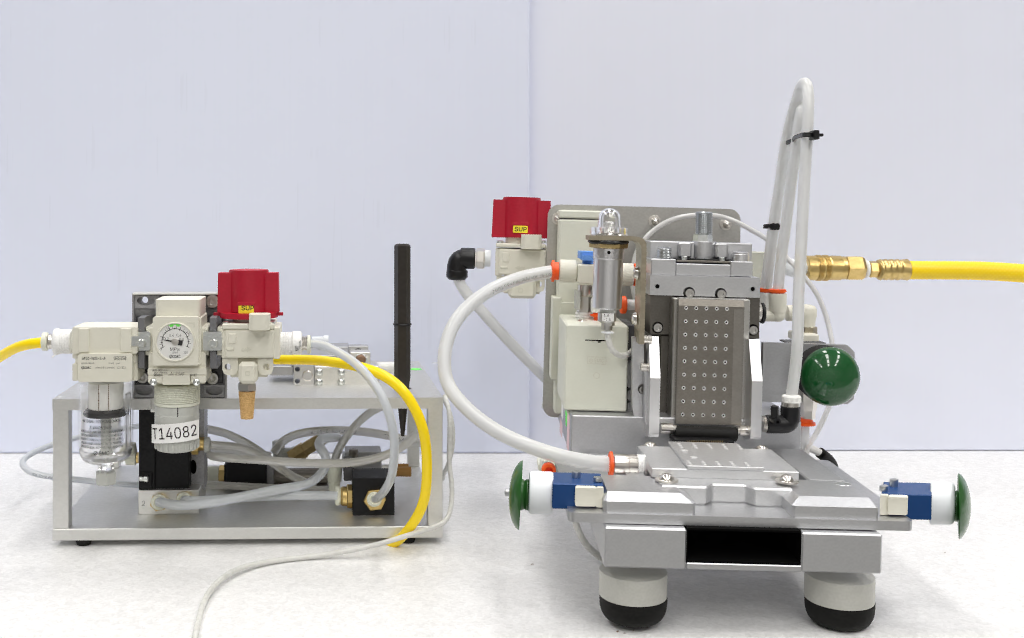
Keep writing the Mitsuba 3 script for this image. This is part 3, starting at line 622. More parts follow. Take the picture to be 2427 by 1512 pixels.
add(sl, 'elbow', [B.horiz(804, .89, [(740, 6), (766, 6.5), (768, 9), (778, 9), (779, 7)], 20), B.vert(770, .89, [(802, 9), (822, 9)], 20)], 'cool_white')
add(sl, 'hose_nipple', [B.horiz(893, .85, [(898.5, 6), (903, 9), (912, 6), (916, 9), (924, 6), (930, 8)], 20)], 'nickel')
add(sl, 'cylinder_end', B.horiz(871, .868, [(879, 12.5), (945, 12.5), (947, 11)], 26), 'white_plastic')
add(sl, 'rail', B.box(640, 868, 695, 890, .838, .87, .0006), 'alu_dull', False)

# ------------------------------------------------------------------ inside the stand
sv = thing('solenoid_valve', 'tall matt black solenoid valve on a silver block with two brass fittings', 'solenoid valve')
add(sv, 'coil', [B.box(329, 969, 368, 1162, .8000, .835, .0008), B.box(366, 972, 448, 1160, .8020, .835, .0008), B.box(329, 1120, 360, 1162, .7985, .82, .0006)], 'black_matte', False)
add(sv, 'housing', B.poly([(450, 966), (484, 966), (484, 1160), (450, 1160)], .816, .84, [(458, 1107, 8, 17)]), 'cast_grey', False)
add(sv, 'slot', B.face(458, 1107, .8185, [(0, 17), (.2, 17)], 20), 'hole', False)
add(sv, 'screw', [B.horiz(1135, .797, [(331, 6), (341, 6), (342, 8), (350, 8), (352, 6)], 18)], 'zinc')
mb = add(sv, 'manifold', B.box(327, 1162.6, 472, 1219, .7965, .842, .0006), 'alu_plate', False)
add(mb, 'lettering', [B.text('2', 340, 1193, 12, .79645, 8), B.text('1', 402, 1186, 10, .79645, 4)], 'pale_ink', False)
for x, y in ((377, 1190), (436, 1185)):
    f = add(sv, 'fitting', B.face(x, y, .7964, [(0, 21), (2.6, 21), (3.2, 19)], 6, .25), 'brass', 20)
    add(f, 'release_collar', B.face(x, y, .7931, [(0, 19), (.8, 19), (1.6, 17), (1.6, 11.5), (.4, 11)], 26), 'collar_ivory')
sf = add(sv, 'side_fitting', [B.horiz(1052, .812, [(450, 20), (462, 20)], 6, .2), B.horiz(1052, .812, [(462, 16), (484, 16)], 24), B.horiz(1066, .806, [(455, 12), (470, 12)], 6)], 'brass', 25)
add(sf, 'release_collar', B.horiz(1054, .812, [(484, 15), (486, 19), (496, 18), (499, 14)], 24), 'grey_plastic')
add(sv, 'left_fitting', [B.horiz(1085, .822, [(300, 17), (322, 17), (324, 14)], 22), B.vert(309, .822, [(1050, 13), (1070, 16), (1090, 16)], 22)], 'collar_ivory')
add(sv, 'left_thread', B.horiz(1085, .822, [(323, 13), (329, 13)], 22), 'brass')
add(sv, 'top_tag', B.box(357, 961, 376, 977, .7975, .7979), 'label_white', False)

s2 = thing('solenoid_valve', 'small black solenoid coil lying at the back of the stand, brass nut on its left', 'solenoid valve')
add(s2, 'coil', [B.box(536, 1096, 631, 1162, .868, .91, .0008), B.box(531, 1101, 537, 1158, .873, .90, .0005)], 'black_matte', False)
add(s2, 'nut', B.horiz(1126, .885, [(520, 23), (533, 23)], 6, .3), 'brass', 20)
add(s2, 'elbow', [B.horiz(1124, .885, [(486, 12), (488, 18), (500, 20), (519, 19)], 24), B.vert(491, .885, [(1110, 12), (1116, 20), (1132, 20), (1134, 17), (1150, 17)], 24)], 'collar_ivory')
add(s2, 'sleeve', [B.horiz(1130, .892, [(631.5, 23), (655, 23)], 26), B.horiz(1129, .892, [(655, 19), (780, 19)], 26)], 'dark_steel')
add(s2, 'core', [B.horiz(1132, .885, [(664, 15), (775, 15)], 26)], 'dark_steel')
add(s2, 'flange', B.box(631.5, 1106, 648, 1158, .876, .906, .0005), 'cast_grey', False)

s3 = thing('solenoid_valve', 'black cube valve with brass hexagon fittings at the right end of the stand', 'solenoid valve')
add(s3, 'block', B.box(836, 1134, 935, 1225, .790, .823, .0006), 'black_matte', False)
ff = add(s3, 'front_fitting', B.face(888, 1183, .7899, [(0, 27), (3.0, 27), (3.6, 24.5)], 6, .1), 'brass', 20)
add(ff, 'release_collar', B.face(887, 1183, .7862, [(0, 18), (1, 18), (1.8, 15.5), (1.8, 11), (.4, 10.5)], 26), 'collar_ivory')
lf = add(s3, 'left_fitting', [B.horiz(1176, .805, [(822, 25), (824, 27.5), (834, 27.5), (836, 25)], 6, .3), B.horiz(1176, .805, [(808, 20), (812, 22.5), (822, 22.5)], 26)], 'brass', 25)
add(lf, 'release_collar', B.horiz(1175, .805, [(793, 14), (795, 22), (804, 22.5), (808, 18)], 26), 'collar_ivory')
add(s3, 'terminal', [B.box(815, 1095, 836, 1140, .815, .835, .0006)], 'cast_dark', False)
add(s3, 'seal', [B.horiz(1118, .84, [(935.5, 11), (974, 12)], 22), B.horiz(1106, .86, [(938, 7), (968, 7)], 22)], 'amber')

rv = thing('flow_valve', 'grey flow control valve with a knurled screw, lying behind the black cube valve', 'valve')
add(rv, 'body', [B.box(818, 1072, 905, 1118, .86, .885, .0008), B.box(812, 1085, 830, 1118, .855, .88, .0006)], 'alu_dull', False)
add(rv, 'screw', B.vert(838, .857, [(1064, 8), (1065, 11), (1072, 11), (1073, 9), (1075, 11), (1083, 11), (1084, 9)], 22), 'dark_steel')
add(rv, 'port_tube', [B.horiz(1110, .85, [(905, 9), (940, 9)], 22)], 'alu_plate')

tee = thing('tee_fitting', 'ivory tee fitting standing among the clear tubes inside the stand', 'fitting')
add(tee, 'body', [B.vert(793, .83, [(1100, 16), (1102, 18), (1140, 17), (1142, 14), (1172, 13)], 26)], 'collar_ivory')
be = thing('brass_elbow', 'dull brass elbow with grey collars behind the coiled tubes', 'fitting')
P0, P1 = at(690, 1085, .92), at(760, 1042, .92)
add(be, 'body', [lathe(P0, P1 - P0, [(0, .0078), (.014, .0078), (.0142, .0066), (np.linalg.norm(P1 - P0), .0066)], 6)], 'old_brass', 20)
add(be, 'collar', [B.vert(660, .915, [(1044, 11), (1047, 15), (1062, 15), (1063, 13), (1084, 13)], 24), B.horiz(1075, .917, [(655, 14), (690, 14), (694, 17), (712, 15)], 24)], 'grey_plastic')
add(be, 'collar', lathe(P1, P1 - P0, [(0, .006), (.012, .0058)], 24), 'grey_plastic')

def tube_thing(pts, r, mat, label, cat='tube', name=None, n=14):
    return single(name or ('hose' if cat == 'hose' else 'air_tube'), tube(pts, r, n), mat, label, cat)
tube_thing([(378, 1190, .7925), (384, 1191, .786), (410, 1196, .781), (446, 1197, .780), (500, 1191, .782), (549, 1182, .787), (610, 1170, .793), (652, 1161, .80), (690, 1155, .806), (728, 1147, .812), (756, 1128, .815), (772, 1103, .815), (771, 1080, .818), (758, 1060, .825), (758, 1045, .835), (776, 1038, .85), (800, 1036, .87)], 11, 'clear_tube', 'thick frosted tube from the left fitting of the silver block, rising in the middle')
tube_thing([(437, 1185, .7925), (445, 1186, .788), (480, 1186, .795), (540, 1182, .805), (620, 1177, .809), (720, 1174.5, .806), (800, 1175, .805)], 10.5, 'clear_tube', 'straight frosted tube from the silver block to the black cube valve')
tube_thing([(470, 1147, .86), (560, 1152, .862), (660, 1157, .862), (790, 1162, .86)], 9, 'grey_tube', 'greyish tube lying level behind the frosted tubes on the lower plate')
tube_thing([(640, 1080, .885), (560, 1070, .865), (514, 1071, .835), (499, 1078, .815), (525, 1084, .802), (601, 1089, .80), (704, 1096, .80), (780, 1098, .80), (833, 1096, .80), (910, 1080, .805), (961, 1053, .815), (988, 1027, .83), (1002, 1000, .85)], 9.7, 'grey_tube', 'greyish clear tube bent in a flat loop across the middle of the stand')
tube_thing([(497, 1054, .812), (540, 1057, .82), (580, 1063, .83), (620, 1080, .84), (660, 1107, .85), (704, 1134, .86), (745, 1150, .87)], 9.5, 'grey_tube', 'greyish tube sloping down from the grey collar beside the numbered tag')
tube_thing([(440, 1004, .86), (480, 1015, .862), (520, 1023, .864), (549, 1033, .866), (601, 1060, .87), (642, 1091, .875), (690, 1127, .88), (745, 1156, .885)], 9.5, 'grey_tube', 'greyish tube that starts behind the numbered tag and drops to the right')
tube_thing([(785, 1150, .87), (790, 1110, .87), (795, 1085, .868), (807, 1057, .865), (828, 1026, .865), (859, 992, .87), (899, 966, .88), (950, 945, .89)], 9.5, 'grey_tube', 'greyish tube arching up under the top plate, right of the tee')
pt = [(650, 1072, .90), (668, 1048, .90), (691, 1034, .90), (730, 1024, .90), (781, 1020, .90), (858, 1023, .90), (923, 1033, .905), (990, 1048, .91), (1040, 1062, .92)]
k = thing('air_tube', 'clear tube with dark upside-down print crossing under the punch tip', 'tube')
add(k, 'wall', tube(pt, 10), 'grey_tube')
for t, a in (('X 1MM WALL', .18), ('0-95T-PH-2-50-P', .50)): add(k, 'lettering', tube_text(pt, 10, t, a, 8, flip=True), 'pale_ink', False)
lp = [(350, 1008, .955), (300, 1014, .95), (230, 1026, .935), (179, 1038, .92), (118, 1056, .90), (75, 1075, .88), (54, 1094, .86), (60, 1110, .848), (80, 1121, .842), (123, 1130, .84), (205, 1139, .845), (280, 1146, .85), (335, 1150, .86)]
k = thing('air_tube', 'thin clear printed tube looping out to the left of the stand', 'tube')
add(k, 'wall', tube(lp, 7), 'clear_tube')
add(k, 'lettering', tube_text(lp, 7, 'OD 6 X 1MM WALL  PSI', .24, 5, flip=True), 'pale_ink', False)
tube_thing([(1054, 938, .83), (1062, 965, .815), (1066, 1000, .80), (1065, 1060, .795), (1066, 1110, .79), (1070, 1140, .785), (1070, 1190, .778), (1058, 1231, .766), (1030, 1249, .753), (985, 1263, .742), (920, 1283, .737), (860, 1298, .735), (760, 1316, .733), (680, 1325, .727), (600, 1338, .712), (545, 1358, .692), (505, 1391, .667), (482, 1430, .642), (469, 1478, .613), (464, 1500, .600), (460, 1550, .590)], 6.3, 'cable_white', 'pale grey cable trailing along the foam to the bottom edge', 'cable', 'power_cable')
tube_thing([(1052, 948, .89), (1068, 985, .88), (1074, 1030, .875), (1070, 1075, .875), (1060, 1105, .88), (1050, 1135, .90)], 5, 'cable_white', 'pale grey cable bowing out behind the right post of the stand', 'cable', 'power_cable')

# ------------------------------------------------------------------ right: the machine, leaning a little to the right on the soft foam
R_, K_ = math.radians(1.5), .045
c_, s_ = math.cos(R_), math.sin(R_)
pv = at(1760, 1350, .62)
M = Frame([[c_, K_, s_, pv[0] - c_ * pv[0] - s_ * pv[2] - K_ * .6], [0, 1, 0, 0], [-s_, 0, c_, pv[2] + s_ * pv[0] - c_ * pv[2]], [0, 0, 0, 1]])
I = Frame(np.eye(4))

ba = thing('press_machine', 'satin aluminium machine base on two big black tipped feet, with a dark slot in front', 'machine base')
YM = .592
add(ba, 'front_block', M.box(1434, 1249, 1626, 1350, YM, .74, .0010), 'alu', False)
add(ba, 'front_block', M.box(1901, 1262, 2090, 1361, YM, .74, .0010), 'alu', False)
add(ba, 'bottom_rail', M.box(1627, 1334, 1900.5, 1356.5, YM + .0004, .735, .0006), 'alu', False)
add(ba, 'slot_shade', [M.box(1626.5, 1257, 1628.5, 1333, YM + .001, .70, .0001), M.box(1898.5, 1264, 1900.5, 1339, YM + .001, .70, .0001), M.box(1628.6, 1256.5, 1898.4, 1258.2, YM + .001, .70, .0001), M.box(1628.6, 1331.5, 1898.4, 1333.7, YM + .0014, .70, .0001), M.box(1627, 1258, 1900, 1336, .70, .702, .0001)], 'hole', False)  # black sheets added inside the aluminium slot in place of its shade
for x0, y0 in ((1706, 1325), (1772, 1330)): add(ba, 'crumb', M.vert(x0, .606, [(y0 + 2, 1), (y0 + 3, 6 if x0 < 1750 else 3), (y0 + 6, 5 if x0 < 1750 else 3)], 8), 'tape')
for x, y, sy in ((1501, 1351, 1410), (1990, 1360, 1419)):
    f = add(ba, 'foot', M.vert(x, .618, [(y, 80), (sy - 1.5, 80), (sy, 78)], 40), 'foot_grey')
    prof = [(sy, 80), (sy + 12, 80)] + [(sy + 12 + 43 * math.sin(t), 80 - 26 * (1 - math.cos(t))) for t in np.linspace(.15, math.pi / 2, 8)] + [(sy + 56, 0)]
    add(f, 'rubber_tip', M.vert(x, .618, prof, 40), 'rubber', 50)
for x in (1330 + 130, 1900): add(ba, 'foot', M.vert(x, .80, [(1150, 62), (1232, 62), (1246, 40)], 28), 'rubber')
pl = add(ba, 'table_plate', M.slab(1348, 1215, 2167, 1259, .598, .752, .0045), 'alu', 40)

def bevel_block(x0, y0, x1, y1, Ya, Yb, cf, cz, cl, cr, r=0):
    """A block whose front, left and right top edges are milled off: cf deep, cz high, cl and cr wide."""
    a, b = M.p(x0, y0, Ya), M.p(x1, y1, Ya)
    X0, X1, zt, z0 = a[0], b[0], a[2] + cz, b[2]
    e = .0018
    P = []
    for z in (z0, a[2]): P += [(X0 + e, Ya, z), (X1 - e, Ya, z), (X0, Ya + e, z), (X1, Ya + e, z), (X0, Yb, z), (X1, Yb, z)]
    P += [(X0 + cl, Ya + cf, zt), (X1 - cr, Ya + cf, zt), (X0 + cl, Yb, zt), (X1 - cr, Yb, zt)]
    return M.out(hull(P))
add(ba, 'corner_block', bevel_block(1431, 1188, 1648, 1244.8, .6002, .648, .0085, .0038, .003, .0075), 'alu', False)
add(ba, 'corner_block', bevel_block(1878, 1199, 2083, 1254.6, .6002, .648, .0085, .0038, .0065, .003), 'alu', False)
zt = M.p(1431, 1188, .6002)[2] + .0037
xr0, xr1 = M.p(1950, 1199, .62)[0], M.p(2083, 1199, .6002)[0]
zb = M.p(1348, 1215, .598)[2] + .0002
add(ba, 'side_rail', M.out(chbox(xr0, xr1 - .003, .6482, .738, zb, zt + M.p(1878, 1199, .6002)[2] - M.p(1431, 1188, .6002)[2], .0008)), 'alu_dull', False)
xl0, xl1 = M.p(1431, 1188, .6002)[0], M.p(1560, 1188, .62)[0]
for px, Y in ((1998, .640),):
    c = M.p(px, 1170, Y); add(ba, 'plug_screw', M.out(lathe((c[0], Y, zt + .0001), (0, 0, 1), [(0, .0055), (.0004, .005), (.0002, .0045), (.0002, 0)], 24)), 'alu_bright')
# the wavy fronted block and the drilled slab on it
z418, z390, z372 = M.p(1735, 1185, .634)[2], M.p(1735, 1143.5, .634)[2], None
q = lambda px, Y: M.p(px, 1160, Y)[0]
yl, yr = .622, .6292
wx = [1566, 1649, 1677, 1690, 1775, 1788, 1860, 1893]
pts = [(q(wx[0], yl), .70), (q(wx[0], yl), yl + .004)]
wave = lambda x: yl + (yr - yl) * (0 if x < 1672 or x > 1795 else 1 if 1698 < x < 1769 else .5 - .5 * math.cos(math.pi * ((x - 1672) / 26 if x < 1700 else (1795 - x) / 26)))
prof = [(1570, yl)] + [(x, wave(x)) for x in range(1671, 1700, 2)] + [(x, wave(x)) for x in range(1769, 1797, 2)] + [(1878, yl)]
pts += [(q(x, yl), Y) for x, Y in prof] + [(q(1884, yl), .70)]
back = [Y for _, Y in pts]
edge = np.array([(X, Y) for X, Y in pts if Y < .69]); ch = .0011
zc = z390 - ch
strip_v = np.vstack([np.c_[edge, np.full(len(edge), zc)], np.c_[edge + [0, ch], np.full(len(edge), z390)]])
ne = len(edge); jj = np.arange(ne - 1)
strip_f = np.vstack([np.stack([jj, jj + 1, jj + ne + 1], -1), np.stack([jj, jj + ne + 1, jj + ne], -1)])
up = Polygon([(X, Y + ch if Y < .69 else Y) for X, Y in pts])
add(ba, 'wavy_block', [M.out(prism(Polygon(pts), z418 + .0009, zc, 'xy')), M.out((strip_v, strip_f)), M.out(prism(up, zc - .0005, z390, 'xy')), M.out(prism(Polygon(pts).buffer(-.0012), z418 - .004, z418 + .0009, 'xy'))], 'alu_matt', 35)
sb = add(ba, 'drilled_slab', M.box(1545, 1109.5, 1894, 1141, .642, .706, .0005), 'alu_matt', False)
ct = add(ba, 'centre_plate', M.box(1629, 1103.5, 1811, 1116.2, .6412, .712, .0003), 'alu_matt', False)
cz = M.p(1629, 1103.5, .6412)[2] + .00005
holes = []
for fx, Y in [(x, y) for y in (.6435, .6475, .652) for x in (.06, .25, .44, .63, .82)] + [(x + .03, y) for y in (.692, .698, .704) for x in (.07, .28, .49, .70, .91)]:
    xa, xb = M.p(1629, 1103.5, .6415)[0], M.p(1811, 1103.5, .6415)[0]
    holes.append(M.out(lathe((xa + (xb - xa) * (fx + (Y - .66) * .6), Y, cz), (0, 0, 1), [(0, .0013), (.0005, .0012), (.0005, .0005), (.0003, 0)], 12)))
add(ct, 'pin_hole', holes, 'bright_rim', False, kind='stuff')
for fx, Y in ((.17, .663), (.12, .682)):
    add(ct, 'dowel', M.out(lathe((xa + (xb - xa) * fx, Y, cz), (0, 0, 1), [(0, .0026), (.0006, .0025), (.0008, .002), (.0008, 0)], 20)), 'bright_rim')
for px, py, Y in ((1580, 1136, .634), (1865, 1139, .634), (1541, 1060, .712), (1806, 1068, .712)):
    c = M.p(px, py, Y)
    w = add(ba, 'washer', M.out(lathe((c[0], Y, c[2] - .0008), (0, 0, 1), [(0, .0072), (.0010, .0072), (.0012, .0068), (.0012, 0)], 28)), 'nickel')
    add(ba, 'button_screw', M.out(lathe((c[0], Y, c[2] + .0005), (0, 0, 1), [(0, .0046), (.0014, .0042), (.0026, .0028), (.0030, .0017), (.0018, .0015), (.0018, 0)], 22)), 'nickel', 60)
add(ba, 'hinge_bar', M.out(hull([M.p(x, y, Y) for x, y, Y in ((1493, 1139, .655), (1536, 1139, .655), (1467, 1094, .690), (1509, 1094, .690))] + [M.p(x, y, Y) - [0, 0, .012] for x, y, Y in ((1493, 1139, .655), (1536, 1139, .655), (1467, 1094, .690), (1509, 1094, .690))])), 'alu', False)
add(ba, 'rear_bar', M.box(1382, 1079, 1562, 1124, .736, .7440, .0012), 'alu_dull', False)

# plinth behind, with stickers on its left side
pn = thing('machine_plinth', 'tall grey aluminium plinth block behind the drilled slab, stickers on its left side', 'plinth')
add(pn, 'block', M.box(1355, 984, 1897, 1100, .7455, .930, .0008), 'alu_dull', False)
xpl, zpl0 = M.p(1355, 984, .7455)[0], M.p(1355, 984, .7455)[2]
def on_side(Y0, Y1, z0, z1, t=.00015): return M.out(chbox(xpl - t, xpl - .00002, Y0, Y1, zpl0 + z0, zpl0 + z1, 1e-5))
add(pn, 'round_sticker', M.out(lathe((xpl - .00003, .795, zpl0 - .0075), (-1, 0, 0), [(0, .0105), (.0002, .0105)], 30)), 'neon', label='bright green round sticker on the side of the plinth')
add(pn, 'paper_label', on_side(.762, .785, -.032, -.004), 'pink_label', label='pale pink paper label on the side of the plinth')
add(pn, 'paper_label', on_side(.83, .875, -.020, -.002), 'label_white', label='white paper label on the side of the plinth')
add(pn, 'paper_label', on_side(.835, .865, -.036, -.024), 'pink_label')

# push buttons on the two front corners
def push_button(side, label):
    k_ = .47 if side > 0 else .085      # each button body stands a little askew on its corner
    M = Frame([[c_, k_, s_, pv[0] - c_ * pv[0] - s_ * pv[2] - K_ * .6 - (k_ - K_) * .628], [0, 1, 0, 0], [-s_, 0, c_, pv[2] + s_ * pv[0] - c_ * pv[2]], [0, 0, 0, 1]])
    b = thing('push_button', label, 'push button')
    if side < 0:
        add(b, 'knob', [M.horiz(1171, .628, [(1206, 0), (1206.3, 14), (1208, 30), (1212, 48), (1218, 63), (1226, 75), (1233, 80), (1235, 79), (1228, 60), (1226, 12)], 40, tilt=-.03)], 'knob_green', 50)
        add(b, 'knob_stem', M.horiz(1172, .628, thread(1230, 1256, 36, 13, 3), 30), 'knob_green')
        add(b, 'collar', M.horiz(1167, .628, [(1253, 42), (1255, 47), (1259, 49.5), (1305, 49.5), (1310, 47)], 36), 'cool_white')
        bd = add(b, 'valve_body', [M.box(1310, 1146, 1429, 1209, .612, .640, .0005)], 'blue_anodised', False)
        add(bd, 'tab', [M.tabbox(1364, 1156, 1413, 1201, .6065, .6122, .0012), M.tabbox(1413.6, 1156, 1430, 1203, .6085, .6122, .0008)], 'ivory', 40)
        for x, y, Y, h in ((1366, 1131, .628, 15), (1417, 1140, .619, 10)): add(bd, 'screw', M.vert(x, Y, [(y - h, 8), (y - h + 1, 10.5), (y, 10.5)], 18), 'thread_steel')
        add(b, 'indicator_pin', M.horiz(1167, .66, [(1196, 4), (1198, 9), (1212, 9)], 18), 'alu_dull')
    else:
        add(b, 'knob', [M.horiz(1199, .628, [(2280, 12), (2277, 58), (2271, 74), (2273, 76), (2281, 70), (2289, 58), (2295, 44), (2299, 28), (2301, 12), (2301.3, 0)], 40, tilt=.03)], 'knob_green', 50)
        add(b, 'knob_stem', M.horiz(1199, .628, thread(2262, 2284, 36, 11, 3), 30), 'knob_green')
        add(b, 'collar', M.horiz(1192, .628, [(2204, 46), (2207, 49.5), (2252, 48.5), (2259, 46), (2263, 40)], 36), 'cool_white')
        bd = add(b, 'valve_body', [M.box(2089, 1170, 2207, 1233, .612, .640, .0005)], 'blue_anodised', False)
        add(bd, 'tab', [M.tabbox(2105, 1178, 2151, 1221, .6065, .6122, .0012), M.tabbox(2086, 1174, 2104.4, 1221, .6085, .6122, .0008)], 'ivory', 40)
        for x, y, Y, h in ((2119, 1153, .630, 18), (2095, 1163, .619, 13)): add(bd, 'screw', M.vert(x, Y, [(y - h, 8), (y - h + 1, 10.5), (y, 10.5)], 18), 'thread_steel')
push_button(-1, 'green mushroom push button on a blue valve body, pointing left from the base')
push_button(1, 'green mushroom push button on a blue valve body, pointing right from the base')

# rear plate and what hangs on it
rp = thing('rear_plate', 'upright stainless back plate with rounded corners and dome nuts', 'plate')
a, b2 = M.p(1299, 484, .880), M.p(1743, 1000, .880)
add(rp, 'plate', M.out(prism(rrect(a[0], a[2], b2[0], b2[2], .0098, 6), .880, .884)), 'stainless', 40)
for x, y in ((1322, 518), (1551, 524), (1720, 531)):
    n = add(rp, 'washer', M.face(x, y, .8799, [(0, 14.5), (.8, 14.5), (1, 13.5)], 24), 'nickel')
    add(n, 'dome_nut', M.face(x + 1, y + 1, .8788, [(0, 11.5), (2.2, 11.5), (2.3, 9.5), (4.2, 8.6), (6, 6), (6.8, 0)], 20), 'nickel', 50)
add(rp, 'stand_off', I.horiz(960, .90, [(1284, 7), (1289, 9), (1300, 9)], 18), 'zinc')
v2, X, Z, Yf = valve(M, 1237, 467, .955, .905, 'red capped ivory shut-off valve half hidden by the stainless back plate', -1, drop=15, colw=34, lab=12)
el = add(v2, 'inlet_elbow', [tube([(1124, 613, .905), (1112, 613, .905), (1100, 613, .905), (1090, 616, .905), (1084, 625, .905), (1082, 638, .905), (1083, 652, .905)], 23, 24, .0012), M.vert(1083.5, .905, [(640, 23.5), (642, 25.5), (656, 25.5), (663, 19)], 28), M.horiz(612, .905, [(1092, 24), (1094, 25), (1124, 25), (1126, 22)], 28)], 'black_plastic', 50)
add(v2, 'inlet_nut', [M.horiz(612, .905, [(1126.3, 22), (1130, 22), (1131, 25), (1146, 25), (1149, 22)], 6, .3)], 'nickel', 20)
add(v2, 'inlet_nipple', M.horiz(612, .905, [(1149, 20), (1163, 20)], 26), 'cool_white')
tube_thing([(1086, 655, .905), (1094, 678, .905), (1120, 712, .905), (1180, 780, .908), (1240, 843, .912), (1300, 902, .918), (1350, 950, .925)], 13, 'milky_hose', 'milky hose slanting down from the black elbow behind the machine', 'hose')

vb = thing('valve_box', 'tall ivory valve box standing in front of the stainless back plate', 'box')
add(vb, 'box', [M.box(1326, 519.5, 1432, 984, .853, .8785, .0012), M.box(1326, 497, 1432, 519, .853, .8785, .0012)], 'ivory_green', False)
add(vb, 'side_strip', [M.box(1310, 705, 1326, 900, .850, .876, .0006), M.box(1326.3, 716, 1370, 800, .8505, .8528, .0005)], 'ivory_green', False)
add(vb, 'rear_block', M.box(1776, 596, 1818, 690, .868, .8785, .001), 'ivory_green', False)

cb = thing('control_box', 'ivory control box with a raised maker mark, left of the perforated head', 'box')
add(cb, 'case', M.box(1342, 769, 1485, 976, .760, .843, .0010), 'ivory_green', False)
add(cb, 'foot_strip', M.box(1345, 976.5, 1482, 985, .764, .843, .0003), 'ivory_green', False)
mp = M.p(1415, 855, .760)
add(cb, 'mark_frame', M.out(prism(sbox(*M.p(1392, 862.5, .760)[[0, 2]], *M.p(1437, 846, .760)[[0, 2]]).difference(sbox(*M.p(1393.2, 861.3, .760)[[0, 2]], *M.p(1435.8, 847.2, .760)[[0, 2]])), .7597, .7601)), 'relief', False)
add(cb, 'lettering', mark(M, 1401, 854.5, .7599, 8.5, w=24), 'relief', False)
add(cb, 'moulded_ring', M.out(prism(Point(*M.p(1414, 890, .760)[[0, 2]]).buffer(.0024).difference(Point(*M.p(1414, 890, .760)[[0, 2]]).buffer(.0019)), .7597, .7601)), 'relief', False)
add(cb, 'slot', [M.box(1387, 805, 1435, 808.5, .7596, .7605, .0001), M.box(1417, 808.6, 1424, 812, .7596, .7605, .0001)], 'hole', False)
add(cb, 'lid_screw', M.vert(1380, .79, [(757, 3), (757.5, 8), (761, 12), (765, 13)], 20), 'nickel')
add(cb, 'bellows', [M.tabbox(1488, y, 1502, y + h, .772, .80, .002) for y, h in ((858, 62), (924, 26), (953, 26), (982, 18))], 'alu_bright', 40)
add(cb, 'connector', M.box(1486, 770, 1500, 985, .782, .83, .0005), 'cast_dark', False)

# tee fitting with the blue knob over the control box
tf = thing('tee_valve', 'ivory tee fitting with orange rings and a pale blue knob', 'fitting')
add(tf, 'body', [M.box(1371, 626, 1440, 675, .797, .828, .0012), M.horiz(646, .812, [(1364, 18), (1372, 18)], 26)], 'ivory', False)
add(tf, 'socket', M.horiz(642, .812, [(1325, 24), (1327, 27), (1364, 27), (1366, 24)], 32), 'ivory')
add(tf, 'socket', M.horiz(650, .812, [(1462, 27), (1499, 27), (1501, 24)], 32), 'ivory')
add(tf, 'release_ring', M.horiz(642, .812, [(1305, 18), (1308, 26), (1313, 26), (1314, 21), (1324, 21)], 30), 'orange')
add(tf, 'release_ring', M.horiz(651, .812, [(1501, 20), (1503, 27), (1511, 27), (1513, 20)], 30), 'orange')
add(tf, 'knob', [M.slab(1375, 596, 1410, 614, .80, .825, .002), M.slab(1381, 605, 1410, 618, .796, .820, .002), M.vert(1394, .81, [(614, 14)] + thread(615, 628, 14.5, 4, 1.5), 18)], 'light_blue', False)
add(tf, 'stem', [M.vert(1388, .812, [(675, 19), (700, 19)], 26), M.vert(1388, .812, [(700.3, 20), (702, 21.5), (738, 21.5)], 6, .3)], 'nickel', 25)
add(tf, 'thread_tape', M.vert(1385, .812, [(738, 18)] + thread(739, 768, 22, 7, 2.5), 26), 'tape')
add(tf, 'side_block', M.box(1366, 690, 1375, 735, .80, .82, .0004), 'grey_plastic', False)
oe = thing('orange_elbow', 'ivory elbow with orange rings behind the aluminium lamp body', 'fitting')
add(oe, 'elbow', [M.vert(1417, .80, [(702, 6), (704, 13), (712, 17), (740, 16)], 26), M.horiz(716, .80, [(1412, 15), (1471, 17)], 26)], 'white_plastic', 50)
add(oe, 'release_ring', M.horiz(722, .79, [(1470, 18), (1472, 21), (1482, 21), (1485, 17)], 30), 'orange')
add(oe, 'release_ring', M.vert(1418, .80, [(740, 12), (744, 13), (746, 19), (749, 19), (751, 11), (760, 11), (762, 19), (767, 20)], 30), 'orange')
add(oe, 'link_tube', M.horiz(722, .795, [(1485, 12.5), (1530, 12.5)], 24), 'milky_hose')
BH = [(1318, 642.5, .812), (1304, 644, .809), (1270, 650, .80), (1232, 659, .79), (1166, 686, .775), (1117, 720, .765), (1078, 765, .755), (1058, 815, .748), (1053, 863, .742), (1060, 905, .737), (1083, 943, .730), (1123, 983, .722), (1185, 1026, .714), (1264, 1061, .706), (1343, 1085, .688), (1410, 1097, .677), (1450, 1101, .673)]
k = thing('hose', 'thick milky printed hose bowed from the tee fitting down to the front', 'hose')
add(k, 'wall', tube(BH, 16.3, 22), 'milky_hose')
for t, a in (('70829946659E', .765), ('MADE IN USA', .880)):
    add(k, 'lettering', tube_text(BH, 16.3, t, a, 8.5, flip=True, stretch=1.25, shift=-.35), 'pale_ink', False)
fp = thing('hose_fitting', 'nickel hose fitting with an orange ring and white tape, beside the drilled slab', 'fitting')
add(fp, 'release_ring', [M.horiz(1102, .672, [(1443, 28), (1445, 31.5), (1451, 31.5), (1453, 24)], 30)], 'orange')
add(fp, 'barrel', [M.horiz(1100, .675, [(1453, 22), (1457, 24), (1489, 24), (1490, 23), (1490.8, 23), (1491, 24), (1509, 24)], 30)], 'nickel')
add(fp, 'thread_tape', M.horiz(1104, .676, [(1508, 22)] + thread(1509, 1530, 27, 6, 2) + [(1536, 18)], 26), 'tape')
og = thing('orange_elbow', 'ivory elbow with an orange ring, just behind the left push button', 'fitting')
add(og, 'release_ring', M.face(1300, 1112, .70, [(0, 17), (4, 17), (5, 15), (5, 9), (0, 9)], 28), 'orange')
